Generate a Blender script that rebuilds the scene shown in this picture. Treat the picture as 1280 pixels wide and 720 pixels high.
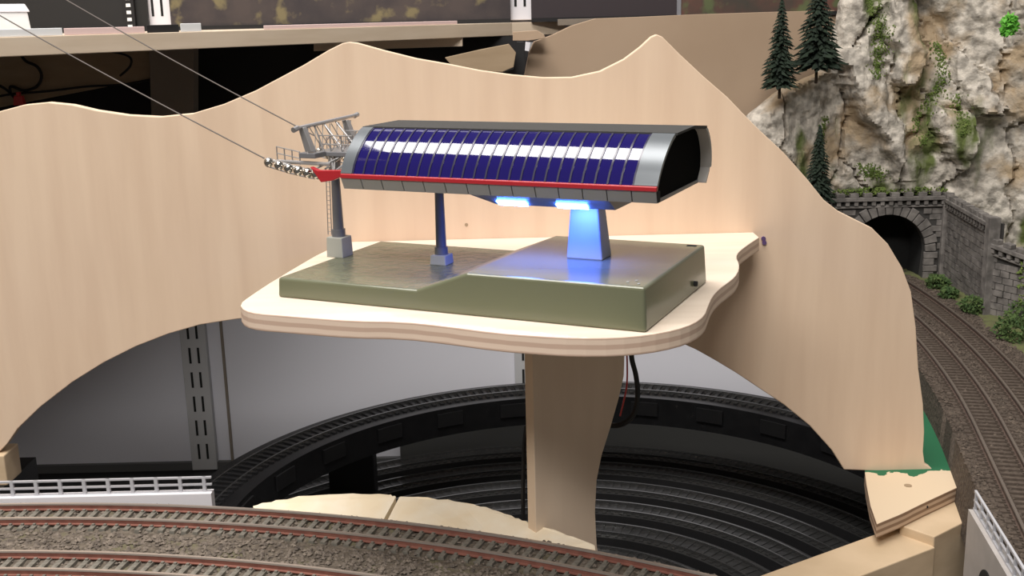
import bpy, bmesh, math, random
from mathutils import Vector, Matrix, noise
random.seed(7)
for o in list(bpy.data.objects): bpy.data.objects.remove(o)
SC = bpy.context.scene
COL = SC.collection
S = 0.01                    # everything below is written in centimetres
EYE = 150.0                 # camera height above the room floor; z below is relative to the camera
# ------------------------------------------------------------------ camera
F, TH, RO = 1400.0, math.radians(13.55), math.radians(-1.36)
cam_d = bpy.data.cameras.new('camera'); cam = bpy.data.objects.new('camera', cam_d); COL.objects.link(cam)
cam_d.sensor_width = 36.0; cam_d.lens = F / 1280 * 36.0; cam_d.clip_start = 0.01; cam_d.clip_end = 50
cam.matrix_world = Matrix.Translation((0, 0, EYE * S)) @ Matrix.Rotation(math.pi / 2 - TH, 4, 'X') @ Matrix.Rotation(RO, 4, 'Z')
SC.camera = cam
# ------------------------------------------------------------------ light
W = bpy.data.worlds.new('room_light'); SC.world = W; W.use_nodes = True
W.node_tree.nodes['Background'].inputs[0].default_value = (1.0, 0.96, 0.92, 1)
W.node_tree.nodes['Background'].inputs[1].default_value = 0.14
def area(name, loc, rot, sx, sy, power, col):
    d = bpy.data.lights.new(name, 'AREA'); d.shape = 'RECTANGLE'; d.size = sx * S; d.size_y = sy * S
    d.energy = power; d.color = col
    o = bpy.data.objects.new(name, d); COL.objects.link(o)
    o.location = (loc[0] * S, loc[1] * S, (loc[2] + EYE) * S); o.rotation_euler = rot
    return o
area('ceiling_tube_light', (-28, 36, 112), (0, 0, math.radians(-24.9)), 118, 42, 23.0, (1.0, 0.96, 0.91))
area('ceiling_tube_light_rear', (-45, -85, 118), (math.radians(24), 0, 0), 120, 24, 26.0, (1.0, 0.96, 0.91))
SC.view_settings.view_transform = 'Standard'; SC.view_settings.look = 'None'
SC.view_settings.exposure = 0.0; SC.view_settings.gamma = 1.0; SC.view_settings.use_curve_mapping = False

# ------------------------------------------------------------------ measuring helpers
def ray(px, py):
    a, b = px - 640, py - 360
    c, s = math.cos(RO), math.sin(RO)
    u = a * c + b * s; v = -a * s + b * c
    up = -v / F
    return Vector((u / F, math.cos(TH) + up * math.sin(TH), -math.sin(TH) + up * math.cos(TH)))
def onz(px, py, z):         # on a level plane
    r = ray(px, py); return r * (z / r.z)
def ond(px, py, d):         # on an upright plane across the room
    r = ray(px, py); return r * (d / r.y)
def onl(px, py, A, B):      # on the upright plane over line A-B
    r = ray(px, py); n = Vector((-(B[1] - A[1]), B[0] - A[0])); t = (A[0] * n.x + A[1] * n.y) / (r.x * n.x + r.y * n.y)
    return r * t

# ------------------------------------------------------------------ materials
def mat(name, c1, c2=None, rough=0.6, metal=0.0, scale=60.0, stretch=(1, 1, 1), bump=0.0, bscale=None, spec=0.5, coat=0.0,
        emit=None, estr=0.0, detail=4.0, lo=0.35, hi=0.65, c3=None, scale3=20.0, t3=0.6):
    m = bpy.data.materials.new(name); m.use_nodes = True
    nt = m.node_tree; N = nt.nodes; L = nt.links; P = N['Principled BSDF']
    P.inputs['Base Color'].default_value = (*c1, 1); P.inputs['Roughness'].default_value = rough
    P.inputs['Metallic'].default_value = metal; P.inputs['Specular IOR Level'].default_value = spec
    P.inputs['Coat Weight'].default_value = coat; P.inputs['Coat Roughness'].default_value = 0.05
    if emit:
        P.inputs['Emission Color'].default_value = (*emit, 1); P.inputs['Emission Strength'].default_value = estr
    if c2 or bump or c3:
        tc = N.new('ShaderNodeTexCoord'); mp = N.new('ShaderNodeMapping'); mp.inputs['Scale'].default_value = stretch
        L.new(tc.outputs['Object'], mp.inputs['Vector'])
        nz = N.new('ShaderNodeTexNoise'); nz.inputs['Scale'].default_value = scale; nz.inputs['Detail'].default_value = detail
        L.new(mp.outputs[0], nz.inputs['Vector'])
        if c2:
            cr = N.new('ShaderNodeValToRGB'); cr.color_ramp.elements[0].color = (*c1, 1); cr.color_ramp.elements[1].color = (*c2, 1)
            cr.color_ramp.elements[0].position = lo; cr.color_ramp.elements[1].position = hi
            L.new(nz.outputs['Fac'], cr.inputs[0]); out = cr.outputs[0]
            if c3:
                n3 = N.new('ShaderNodeTexNoise'); n3.inputs['Scale'].default_value = scale3; n3.inputs['Detail'].default_value = 5
                L.new(mp.outputs[0], n3.inputs['Vector'])
                r3 = N.new('ShaderNodeValToRGB'); r3.color_ramp.elements[0].position = t3 - 0.05; r3.color_ramp.elements[1].position = t3 + 0.06
                L.new(n3.outputs['Fac'], r3.inputs[0])
                mx = N.new('ShaderNodeMix'); mx.data_type = 'RGBA'; mx.inputs['B'].default_value = (*c3, 1)
                L.new(r3.outputs[0], mx.inputs['Factor']); L.new(out, mx.inputs['A']); out = mx.outputs['Result']
            L.new(out, P.inputs['Base Color'])
        if bump:
            nb = nz
            if bscale:
                nb = N.new('ShaderNodeTexNoise'); nb.inputs['Scale'].default_value = bscale; nb.inputs['Detail'].default_value = 5
                L.new(mp.outputs[0], nb.inputs['Vector'])
            bp = N.new('ShaderNodeBump'); bp.inputs['Strength'].default_value = bump; bp.inputs['Distance'].default_value = 0.002
            L.new(nb.outputs['Fac'], bp.inputs['Height']); L.new(bp.outputs[0], P.inputs['Normal'])
    return m
def ply_edge(name, light, dark, freq):
    """Glued veneer layers seen on a cut plywood edge."""
    m = mat(name, light, rough=0.7); nt = m.node_tree; N = nt.nodes; L = nt.links
    tc = N.new('ShaderNodeTexCoord'); wv = N.new('ShaderNodeTexWave'); wv.bands_direction = 'Z'; wv.inputs['Scale'].default_value = freq
    wv.inputs['Distortion'].default_value = 0.6; wv.inputs['Detail'].default_value = 1
    cr = N.new('ShaderNodeValToRGB'); cr.color_ramp.elements[0].color = (*dark, 1); cr.color_ramp.elements[1].color = (*light, 1)
    cr.color_ramp.elements[0].position = 0.35; cr.color_ramp.elements[1].position = 0.6
    L.new(tc.outputs['Object'], wv.inputs['Vector']); L.new(wv.outputs['Fac'], cr.inputs[0]); L.new(cr.outputs[0], N['Principled BSDF'].inputs['Base Color'])
    return m
M = {}
M['ply'] = mat('birch_plywood', (0.71, 0.53, 0.385), (0.77, 0.59, 0.435), rough=0.6, scale=14, stretch=(6, 6, 0.6), detail=6)
M['plyrim'] = mat('birch_plywood_rim', (0.78, 0.60, 0.43), rough=0.7)
M['deckply'] = mat('pale_birch_top', (0.74, 0.62, 0.50), (0.80, 0.68, 0.56), rough=0.6, scale=18, stretch=(0.8, 8, 1), detail=6)
M['deckedge'] = ply_edge('deck_veneer_edge', (0.80, 0.63, 0.50), (0.60, 0.43, 0.33), 80.0)
M['postply'] = mat('post_plywood', (0.70, 0.56, 0.43), (0.75, 0.61, 0.475), rough=0.7, scale=16, stretch=(4, 4, 0.6))
M['lumber'] = mat('pine_lumber', (0.56, 0.42, 0.27), (0.63, 0.48, 0.32), rough=0.6, scale=20, stretch=(2, 2, 6), detail=5)
M['footedge'] = ply_edge('foot_veneer_edge', (0.62, 0.46, 0.33), (0.30, 0.19, 0.12), 85.0)
M['olive'] = mat('olive_plastic', (0.15, 0.157, 0.098), rough=0.2, spec=0.5)
M['olivetop'] = mat('olive_plastic_rough', (0.155, 0.162, 0.102), (0.13, 0.135, 0.085), rough=0.25, scale=200, bump=0.5)
M['blockgrey'] = mat('light_grey_plastic', (0.42, 0.42, 0.37), rough=0.5)
M['column'] = mat('dark_grey_plastic', (0.17, 0.17, 0.18), rough=0.35)
M['pedestal'] = mat('pale_pedestal_plastic', (0.48, 0.48, 0.46), rough=0.45)
M['silver'] = mat('silver_painted_plastic', (0.155, 0.17, 0.185), rough=0.33, metal=0.35)
M['roof'] = mat('dark_roof_plastic', (0.055, 0.053, 0.05), rough=0.7, spec=0.25)
M['inner'] = mat('warm_grey_inner_shell', (0.55, 0.52, 0.48), rough=0.5)
M['glass'] = mat('blue_tinted_glazing', (0.008, 0.004, 0.10), rough=0.06, spec=0.55, coat=0.9)
M['rib'] = mat('dark_glazing_bar', (0.03, 0.028, 0.06), rough=0.25, spec=0.7)
M['red'] = mat('red_plastic', (0.42, 0.02, 0.028), rough=0.35)
M['panelgrey'] = mat('grey_cladding_plastic', (0.30, 0.30, 0.285), rough=0.5)
M['black'] = mat('black_plastic', (0.010, 0.010, 0.011), rough=0.5)
M['voidblack'] = mat('matt_black_wall', (0.004, 0.004, 0.004), rough=1.0, spec=0.05)
M['blackrail'] = mat('gloss_black_rail', (0.30, 0.30, 0.30), rough=0.16, metal=0.9)
M['blackbed'] = mat('black_roadbed_plastic', (0.010, 0.010, 0.011), (0.014, 0.014, 0.015), rough=0.24, scale=120)
M['bedtop'] = mat('satin_black_roadbed_top', (0.022, 0.022, 0.022), (0.03, 0.03, 0.03), rough=0.3, scale=90)
M['blackbed2'] = mat('black_roadbed_insert', (0.013, 0.013, 0.014), rough=0.4)
M['led'] = mat('cold_led_panel', (0.8, 0.9, 1.0), rough=0.4, emit=(0.05, 0.17, 1.0), estr=85.0)
M['metal'] = mat('brushed_grey_metal', (0.42, 0.41, 0.41), rough=0.35, metal=0.7)
M['chrome'] = mat('chrome_roller', (0.62, 0.59, 0.54), rough=0.12, metal=1.0)
M['rope'] = mat('grey_wire_rope', (0.13, 0.11, 0.10), rough=0.7)
M['ballast'] = mat('ballast_ground', (0.085, 0.068, 0.052), (0.17, 0.14, 0.11), rough=0.95, scale=420, bump=0.8, c3=(0.14, 0.125, 0.075), scale3=90, t3=0.6)
M['stone'] = mat('ballast_stone', (0.08, 0.065, 0.056), (0.26, 0.215, 0.175), rough=0.95, scale=260, lo=0.3, hi=0.7)
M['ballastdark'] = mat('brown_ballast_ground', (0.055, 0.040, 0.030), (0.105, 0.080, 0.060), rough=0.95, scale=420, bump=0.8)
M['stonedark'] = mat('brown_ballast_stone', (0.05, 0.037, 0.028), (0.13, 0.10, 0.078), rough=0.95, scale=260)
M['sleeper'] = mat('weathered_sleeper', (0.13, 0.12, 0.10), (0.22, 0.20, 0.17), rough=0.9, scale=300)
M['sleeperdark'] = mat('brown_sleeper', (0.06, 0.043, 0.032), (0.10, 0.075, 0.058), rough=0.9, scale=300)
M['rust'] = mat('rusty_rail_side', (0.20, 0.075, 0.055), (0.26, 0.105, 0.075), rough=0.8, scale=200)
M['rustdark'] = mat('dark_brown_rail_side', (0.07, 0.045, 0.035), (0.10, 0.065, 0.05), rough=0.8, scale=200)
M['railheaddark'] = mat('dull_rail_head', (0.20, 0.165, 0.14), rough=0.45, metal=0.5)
M['railhead'] = mat('worn_rail_head', (0.62, 0.55, 0.50), rough=0.35, metal=0.7)
M['foam'] = mat('cream_foam_board', (0.90, 0.76, 0.55), (0.95, 0.86, 0.70), rough=0.9, scale=50, c3=(0.88, 0.60, 0.33), scale3=28, t3=0.66)
M['white'] = mat('white_plastic_wall', (0.80, 0.78, 0.82), rough=0.55)
M['viaduct'] = mat('grey_viaduct_plastic', (0.40, 0.37, 0.35), (0.46, 0.43, 0.41), rough=0.7, scale=60)
M['railing'] = mat('pale_grey_railing', (0.50, 0.50, 0.53), rough=0.5)
M['wall'] = mat('painted_wall', (0.72, 0.72, 0.78), rough=0.55)
M['wallshade'] = mat('wall_foot_shade_grey', (0.10, 0.10, 0.10), rough=0.6)
M['loopshade'] = mat('loop_shade_grey', (0.07, 0.07, 0.068), rough=0.3)
M['wallstrip'] = mat('metal_standard', (0.50, 0.50, 0.51), rough=0.45)
M['screw'] = mat('violet_anodised_screw', (0.16, 0.10, 0.25), rough=0.4, metal=0.4)
M['slot'] = mat('slot_hole', (0.01, 0.01, 0.01), rough=0.9)
M['floor'] = mat('room_floor', (0.10, 0.09, 0.085), (0.14, 0.125, 0.115), rough=0.7, scale=8)
M['tan'] = mat('tan_hardboard', (0.42, 0.30, 0.205), (0.46, 0.335, 0.235), rough=0.75, scale=10)
M['shelf'] = mat('shelf_board', (0.64, 0.52, 0.39), (0.70, 0.58, 0.45), rough=0.7, scale=20, stretch=(1, 1, 8))
M['paper'] = mat('white_paper', (0.86, 0.87, 0.88), rough=0.7)
M['pink'] = mat('pale_pink_paper', (0.88, 0.66, 0.63), rough=0.7)
M['darkboard'] = mat('black_backing', (0.012, 0.011, 0.012), rough=0.8)
M['brownwood'] = mat('brown_wood', (0.32, 0.23, 0.14), (0.38, 0.28, 0.18), rough=0.7, scale=20, stretch=(1, 1, 5))
M['postgrey'] = mat('grey_brown_upright', (0.22, 0.185, 0.15), rough=0.7)
M['redplug'] = mat('red_plug_plastic', (0.6, 0.04, 0.04), rough=0.4)
M['trunk'] = mat('brown_trunk', (0.06, 0.04, 0.025), rough=0.9)
M['needle'] = mat('dark_conifer_green', (0.006, 0.014, 0.008), (0.016, 0.03, 0.015), rough=0.9, scale=160)
M['bush'] = mat('bush_green', (0.035, 0.075, 0.02), (0.085, 0.13, 0.035), rough=0.9, scale=150)
M['turf'] = mat('mossy_turf', (0.10, 0.095, 0.045), (0.13, 0.15, 0.05), rough=0.95, scale=90, bump=0.6)
M['stonewall'] = mat('grey_stonework', (0.11, 0.10, 0.093), (0.23, 0.21, 0.195), rough=0.9, scale=110, bump=0.5)
M['joint'] = mat('dark_mortar', (0.05, 0.047, 0.044), rough=0.95)
M['tunnel'] = mat('black_tunnel_lining', (0.008, 0.008, 0.008), rough=1.0)  # even near-black for the bore lining and its closed end
M['greenleaf'] = mat('bright_green_scatter', (0.12, 0.42, 0.04), rough=0.7)
M['ivy'] = mat('moss_green', (0.10, 0.16, 0.03), (0.16, 0.21, 0.05), rough=0.95, scale=120)

# ------------------------------------------------------------------ mesh helpers
class MB:
    def __init__(s): s.v = []; s.f = []; s.m = []
    def add(s, vs, fs, mi=0):
        b = len(s.v); s.v += [tuple(p) for p in vs]; s.f += [tuple(b + i for i in f) for f in fs]; s.m += [mi] * len(fs)
    def hexa(s, p, mi=0):   # eight corners: bottom ring then top ring
        s.add(p, [(3, 2, 1, 0), (4, 5, 6, 7), (0, 1, 5, 4), (1, 2, 6, 5), (2, 3, 7, 6), (3, 0, 4, 7)], mi)
    def box(s, x0, x1, y0, y1, z0, z1, mi=0):
        s.hexa([(x0, y0, z0), (x1, y0, z0), (x1, y1, z0), (x0, y1, z0), (x0, y0, z1), (x1, y0, z1), (x1, y1, z1), (x0, y1, z1)], mi)
    def frustum(s, c0, h0, c1, h1, z0, z1, mi=0):
        r = lambda c, h, z: [(c[0] - h[0], c[1] - h[1], z), (c[0] + h[0], c[1] - h[1], z), (c[0] + h[0], c[1] + h[1], z), (c[0] - h[0], c[1] + h[1], z)]
        s.hexa(r(c0, h0, z0) + r(c1, h1, z1), mi)
    def loft(s, A, B, mi=0, side=None, capA=True, capB=True):   # two matching outlines
        n = len(A); fs = [(i, (i + 1) % n, n + (i + 1) % n, n + i) for i in range(n)]
        b = len(s.v); s.v += [tuple(p) for p in A] + [tuple(p) for p in B]
        s.f += [tuple(b + i for i in f) for f in fs]; s.m += [mi if side is None else side] * n
        if capA: s.f.append(tuple(b + i for i in reversed(range(n)))); s.m.append(mi)
        if capB: s.f.append(tuple(b + n + i for i in range(n))); s.m.append(mi)
    def prism(s, poly, z0, z1, mi=0, side=None):
        s.loft([(x, y, z0) for x, y in poly], [(x, y, z1) for x, y in poly], mi, side)
    def tube(s, pts, r, n=8, mi=0):
        pts = [Vector(p) for p in pts]; rings = []
        rr = r if isinstance(r, (list, tuple)) else [r] * len(pts)
        up = None
        for i, p in enumerate(pts):
            t = (pts[min(i + 1, len(pts) - 1)] - pts[max(i - 1, 0)]).normalized()
            if up is None: up = Vector((0, 0, 1)) if abs(t.z) < 0.9 else Vector((1, 0, 0))
            a = t.cross(up).normalized(); b = a.cross(t).normalized(); up = b
            rings.append([p + (a * math.cos(k * 2 * math.pi / n) + b * math.sin(k * 2 * math.pi / n)) * rr[i] for k in range(n)])
        b0 = len(s.v)
        for R in rings: s.v += [tuple(q) for q in R]
        for i in range(len(rings) - 1):
            for k in range(n):
                s.f.append((b0 + i * n + k, b0 + i * n + (k + 1) % n, b0 + (i + 1) * n + (k + 1) % n, b0 + (i + 1) * n + k)); s.m.append(mi)
        s.f.append(tuple(b0 + k for k in reversed(range(n)))); s.m.append(mi)
        s.f.append(tuple(b0 + (len(rings) - 1) * n + k for k in range(n))); s.m.append(mi)
    def sweep(s, prof, frames, mats=None, closed=False):   # profile (offset, z); frames (origin, normal)
        n = len(prof); b0 = len(s.v)
        for (o, nn) in frames:
            for (q, z) in prof: s.v.append((o[0] + nn[0] * q, o[1] + nn[1] * q, z))
        k = len(frames)
        for i in range(k if closed else k - 1):
            j = (i + 1) % k
            for a in range(n):
                c = (a + 1) % n
                s.f.append((b0 + i * n + a, b0 + i * n + c, b0 + j * n + c, b0 + j * n + a)); s.m.append(mats[a] if mats else 0)
        if not closed:
            s.f.append(tuple(b0 + a for a in range(n))); s.m.append(0)
            s.f.append(tuple(b0 + (k - 1) * n + a for a in reversed(range(n)))); s.m.append(0)
    def ball(s, c, r, n=12, h=8, mi=0, sq=(1, 1, 1)):
        b0 = len(s.v)
        for i in range(1, h):
            ph = math.pi * i / h
            for k in range(n):
                t = 2 * math.pi * k / n
                s.v.append((c[0] + r * sq[0] * math.sin(ph) * math.cos(t), c[1] + r * sq[1] * math.sin(ph) * math.sin(t), c[2] + r * sq[2] * math.cos(ph)))
        top = len(s.v); s.v.append((c[0], c[1], c[2] + r * sq[2])); bot = len(s.v); s.v.append((c[0], c[1], c[2] - r * sq[2]))
        for i in range(h - 2):
            for k in range(n):
                s.f.append((b0 + i * n + k, b0 + (i + 1) * n + k, b0 + (i + 1) * n + (k + 1) % n, b0 + i * n + (k + 1) % n)); s.m.append(mi)
        for k in range(n):
            s.f.append((top, b0 + k, b0 + (k + 1) % n)); s.m.append(mi)
            s.f.append((bot, b0 + (h - 2) * n + (k + 1) % n, b0 + (h - 2) * n + k)); s.m.append(mi)
    def build(s, name, mats, parent=None, smooth=False, bevel=0.0, angle=40, origin=None, segs=2):
        if not isinstance(mats, (list, tuple)): mats = [mats]
        if parent is not None: o0 = Vector(parent.get('_o', (0, 0, 0)))
        elif origin is not None: o0 = Vector(origin)
        else:
            xs, ys, zs = zip(*s.v); o0 = Vector(((min(xs) + max(xs)) / 2, (min(ys) + max(ys)) / 2, min(zs)))
        me = bpy.data.meshes.new(name)
        me.from_pydata([((x - o0.x) * S, (y - o0.y) * S, (z - o0.z) * S) for x, y, z in s.v], [], s.f)
        for m in mats: me.materials.append(M[m])
        me.polygons.foreach_set('material_index', s.m); me.update()
        bm = bmesh.new(); bm.from_mesh(me); bmesh.ops.recalc_face_normals(bm, faces=bm.faces); bm.to_mesh(me); bm.free()
        if smooth:
            me.polygons.foreach_set('use_smooth', [True] * len(me.polygons)); me.set_sharp_from_angle(angle=math.radians(angle))
        ob = bpy.data.objects.new(name, me); COL.objects.link(ob)
        if bevel:
            bv = ob.modifiers.new('edge', 'BEVEL'); bv.width = bevel * S; bv.segments = segs; bv.limit_method = 'ANGLE'; bv.angle_limit = math.radians(35)
        if parent is not None:
            ob.parent = parent; ob['_o'] = list(o0)
        else:
            ob.location = (o0.x * S, o0.y * S, (o0.z + EYE) * S); ob['_o'] = list(o0)
        return ob
def tag(o, label, cat=None, group=None, kind=None):
    o['label'] = label
    if cat: o['category'] = cat
    if group: o['group'] = group
    if kind: o['kind'] = kind
    return o
def thing(name, org, label, cat, group=None, rz=0.0, local=False, kind=None):
    o = bpy.data.objects.new(name, None); COL.objects.link(o); o.empty_display_size = 0.02
    o.location = (org[0] * S, org[1] * S, (org[2] + EYE) * S); o.rotation_euler = (0, 0, rz)
    o['_o'] = [0, 0, 0] if local else list(org)
    return tag(o, label, cat, group, kind)
def copies(me_ob, name, parent, placements):
    """Further copies of one piece that share its mesh; placements are (x, y, z, angle) in cm relative to the parent."""
    for (x, y, z, a) in placements:
        c = me_ob.copy(); c.name = name; COL.objects.link(c); c.parent = parent
        c.location = (x * S, y * S, z * S); c.rotation_euler = (0, 0, a)

# ================================================================== the room
WD = 106.0
m = MB(); m.box(-140, 120, WD, WD + 4, -150, 70); w = m.build('wall_back', 'wall'); w['kind'] = 'structure'
m = MB(); m.box(-140, 120, -140, WD, -152, -150); w = m.build('floor', 'floor'); w['kind'] = 'structure'
m = MB(); m.box(-84, -80, 20, WD, -150, 70); w = m.build('wall_left_light_block', 'postgrey'); w['kind'] = 'structure'  # unseen wall, added and kept dark to cut light from the left
# seam cover between two wall panels
a = ond(276, 400, WD); b = ond(290, 585, WD)
m = MB(); m.box(a.x - 0.12, a.x + 0.12, WD - 0.25, WD, -44, -2); tag(m.build('trim_1', 'postgrey'), 'thin grey joint strip on the wall beside the slotted standard', kind='structure')

def standard(px, py, label, z0, z1, mtl):
    c = ond(px, py, WD)
    t = thing('wall_standard', (c.x, WD - 0.6, z0), label, 'shelf standard', 'slotted standards on the back wall')
    m = MB(); m.box(c.x - 1.25, c.x + 1.25, WD - 0.8, WD, z0, z1); m.build('channel', mtl, t, bevel=0.06)
    first = None; pl = []
    z = z0 + 1.2
    while z < z1 - 2:
        for sx in (-0.42, 0.42):
            if first is None:
                m = MB(); m.box(-0.11, 0.11, -0.02, 0.02, 0, 1.6); first = m.build('slot', 'slot', t)
                first['_o'] = [0, 0, 0]
                for vtx in first.data.vertices: pass
            pl.append((sx, WD - 0.81 - (WD - 0.6), z - z0, 0))
        z += 2.5
    # the first slot's mesh is centred on its own origin
    me = first.data
    zs = min(v.co.z for v in me.vertices); xs = sum(v.co.x for v in me.vertices) / len(me.vertices); ys = sum(v.co.y for v in me.vertices) / len(me.vertices)
    for v in me.vertices: v.co = (v.co.x - xs, v.co.y - ys, v.co.z - zs)
    first.location = tuple(q * S for q in pl[0][:3])
    copies(first, 'slot', t, pl[1:])
    return t
standard(251, 500, 'grey slotted metal standard screwed to the wall seen through the arch', -43.4, -2.2, 'wallstrip')
standard(200, 14, 'white slotted standard above the shelf between two dark pictures near white papers', -0.3, 12, 'white')
standard(650, 6, 'white slotted standard above the shelf end next to the tan board', -0.2, 12, 'white')
standard(659, 447, 'slotted metal standard mostly hidden behind the plywood post', -36.4, -2.2, 'wallstrip')

m = MB(); m.box(-80, 60, WD - 0.5, WD, -43.5, -42.7); w = m.build('shade_strip_back', 'wallshade'); w['kind'] = 'structure'  # dark strip added along the wall foot as shade under the loop
# black table under the storage loop
m = MB(); m.box(-75, 60, 54, WD, -45.5, -43.5); tag(m.build('layout_baseboard', 'black'), 'black baseboard under the coils of hidden black track', 'table')

# ================================================================== tracks of the hidden loop
def circ(c, a0, a1, n):
    return [(c, (math.cos(math.radians(a0 + (a1 - a0) * i / n)), math.sin(math.radians(a0 + (a1 - a0) * i / n)))) for i in range(n + 1)]
HC = (4.8, 70.1)
def black_track(name, c, r, z, label, wid=2.0, base=-43.5, group='lower loops of black track'):
    t = thing(name, (c[0], c[1], base), label, 'model track', group)
    fr = circ(c, -12, 192, 80)
    m = MB(); m.sweep([(r - wid, base), (r + wid, base), (r + wid * 0.74, z), (r - wid * 0.74, z)], fr, [0, 0, 1, 0]); m.build('roadbed', ['black', 'bedtop'], t, smooth=True)
    for sgn in (-1, 1):
        q = r + sgn * 0.83; m = MB(); m.sweep([(q - 0.09, z), (q + 0.09, z), (q + 0.07, z + 0.27), (q - 0.07, z + 0.27)], fr); m.build('rail', 'blackrail', t, smooth=True)
    m = MB(); n = int(math.radians(202) * r / 0.75)
    for k in range(n):
        a = math.radians(-11 + 202 * k / n); ca, sa = math.cos(a), math.sin(a); p = []
        for zz in (z, z + 0.05):
            for (q, w) in ((r - 1.25, -0.15), (r + 1.25, -0.15), (r + 1.25, 0.15), (r - 1.25, 0.15)):
                p.append((c[0] + ca * q - sa * w, c[1] + sa * q + ca * w, zz))
        m.hexa(p)
    s_ = m.build('sleepers', 'bedtop', t); s_['kind'] = 'stuff'
    return t
LC = (2.5, 68.7)
for r, lab in ((34.65, 'outermost flat loop of glossy black track next to the wall'), (30.4, 'second loop of black track inward from the wall'),
               (26.1, 'third loop of black track inward from the wall'), (21.8, 'fourth loop of black track inward from the wall'),
               (17.5, 'fifth loop of black track inward from the wall'), (13.2, 'innermost small loop of black track behind the plywood post')):
    black_track('storage_track', LC, r, -41.4, lab)
m = MB(); m.sweep([(36.75, -43.5), (36.95, -43.5), (36.95, -36.6), (36.75, -36.6)], circ(LC, 8, 112, 60)); tag(m.build('shade_sheet', 'loopshade', smooth=True), 'dark grey curved sheet standing in for shade behind the lower loops', 'sheet')  # dark sheet added to give the shade below the raised loop
# raised loop
t = thing('raised_track_loop', (HC[0], HC[1], -35.2), 'raised curved black track bed arching above the lower loops', 'model track')
fr = circ(HC, -14, 194, 90)
m = MB(); m.sweep([(25.2, -34.4), (29.3, -34.4), (29.3, -33.0), (25.2, -33.0)], fr); m.build('roadbed', 'blackbed', t, smooth=True)
m = MB(); m.sweep([(24.7, -35.4), (25.2, -35.4), (25.2, -32.9), (24.7, -32.9)], fr); fa = m.build('fascia', 'blackbed', t, smooth=True)
for sgn in (-1, 1):
    q = 27.3 + sgn * 0.83; m = MB(); m.sweep([(q - 0.09, -33), (q + 0.09, -33), (q + 0.07, -32.72), (q - 0.07, -32.72)], fr); m.build('rail', 'blackrail', t, smooth=True)
m = MB()
for k in range(130):
    a = math.radians(-13 + 206 * k / 130); ca, sa = math.cos(a), math.sin(a); p = []
    for zz in (-33.0, -32.9):
        for (q, w) in ((26.0, -0.15), (28.6, -0.15), (28.6, 0.15), (26.0, 0.15)): p.append((HC[0] + ca * q - sa * w, HC[1] + sa * q + ca * w, zz))
    m.hexa(p)
m.build('sleepers', 'blackbed2', t)['kind'] = 'stuff'
for k in range(15):            # lighter joint plates on the inner fascia
    a0 = -10 + k * 13.6; m = MB(); m.sweep([(24.55, -34.5), (24.7, -34.5), (24.7, -33.3), (24.55, -33.3)], circ(HC, a0, a0 + 5.5, 4)); m.build('joint_plate', 'blackbed2', fa)
m = MB(); p0 = onz(437, 548, -35.4)
for (px, w, lab) in ((437, 2.0, 'black block pillar carrying the raised loop left of the post'),):
    p = ond(px, 560, 92 if px < 600 else 91)
    m = MB(); m.box(p.x - w, p.x + w, p.y, p.y + 2.4, -43.5, -35.4); m.box(p.x - w - 0.25, p.x + w + 0.25, p.y - 0.2, p.y + 2.6, -35.9, -35.4)
    tag(m.build('track_pillar', 'black', bevel=0.08), lab, 'pillar')

# ================================================================== shelf along the wall
ZS = -0.4
m = MB(); m.prism([(-46, 49), (-29.9, 68), (0.57, 104), (5.5, 105.9), (-80, 105.9), (-80, 49)], ZS - 1.15, ZS)
tag(m.build('wall_shelf', 'shelf', bevel=0.05), 'long thin wooden shelf board above the plywood mountain outline', 'shelf')
SA, SB = (-29.9, 68.0), (0.57, 104.0)
def on_shelf(px, back=0.0):
    r = ray(px, 40); n = Vector((-(SB[1] - SA[1]), SB[0] - SA[0])).normalized(); t = (SA[0] * n.x + SA[1] * n.y + back) / (r.x * n.x + r.y * n.y)
    return Vector((r.x * t, r.y * t))
def sheet(name, px0, px1, z0, h, back, dep, mtl, lab, cat, group=None):
    A = on_shelf(px0, back); B = on_shelf(px1, back); A2 = on_shelf(px0, back + dep); B2 = on_shelf(px1, back + dep)
    m = MB(); m.hexa([(A.x, A.y, z0), (B.x, B.y, z0), (B2.x, B2.y, z0), (A2.x, A2.y, z0), (A.x, A.y, z0 + h), (B.x, B.y, z0 + h), (B2.x, B2.y, z0 + h), (A2.x, A2.y, z0 + h)])
    return tag(m.build(name, mtl, bevel=0.03), lab, cat, group)
sheet('paper_stack', -40, 78, ZS, 0.45, 0.1, 3.2, 'paper', 'low stack of white paper at the shelf edge', 'papers')
sheet('paper_strip', 80, 181, ZS, 0.42, 0.1, 3.0, 'pink', 'pale pink paper strip lying near the shelf edge', 'papers')
sheet('dark_tool', 184, 224, ZS, 0.5, 0.3, 2.0, 'darkboard', 'small dark strip lying between pink strip and pale block', 'strip')
sheet('paper_strip', 226, 252, ZS, 0.55, 0.1, 2.5, 'paper', 'small pale pinkish white block on the shelf edge', 'block')
sheet('paper_strip', 330, 572, ZS, 0.28, 0.1, 3.0, 'pink', 'long pale pink strip along the shelf edge', 'papers')
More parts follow.
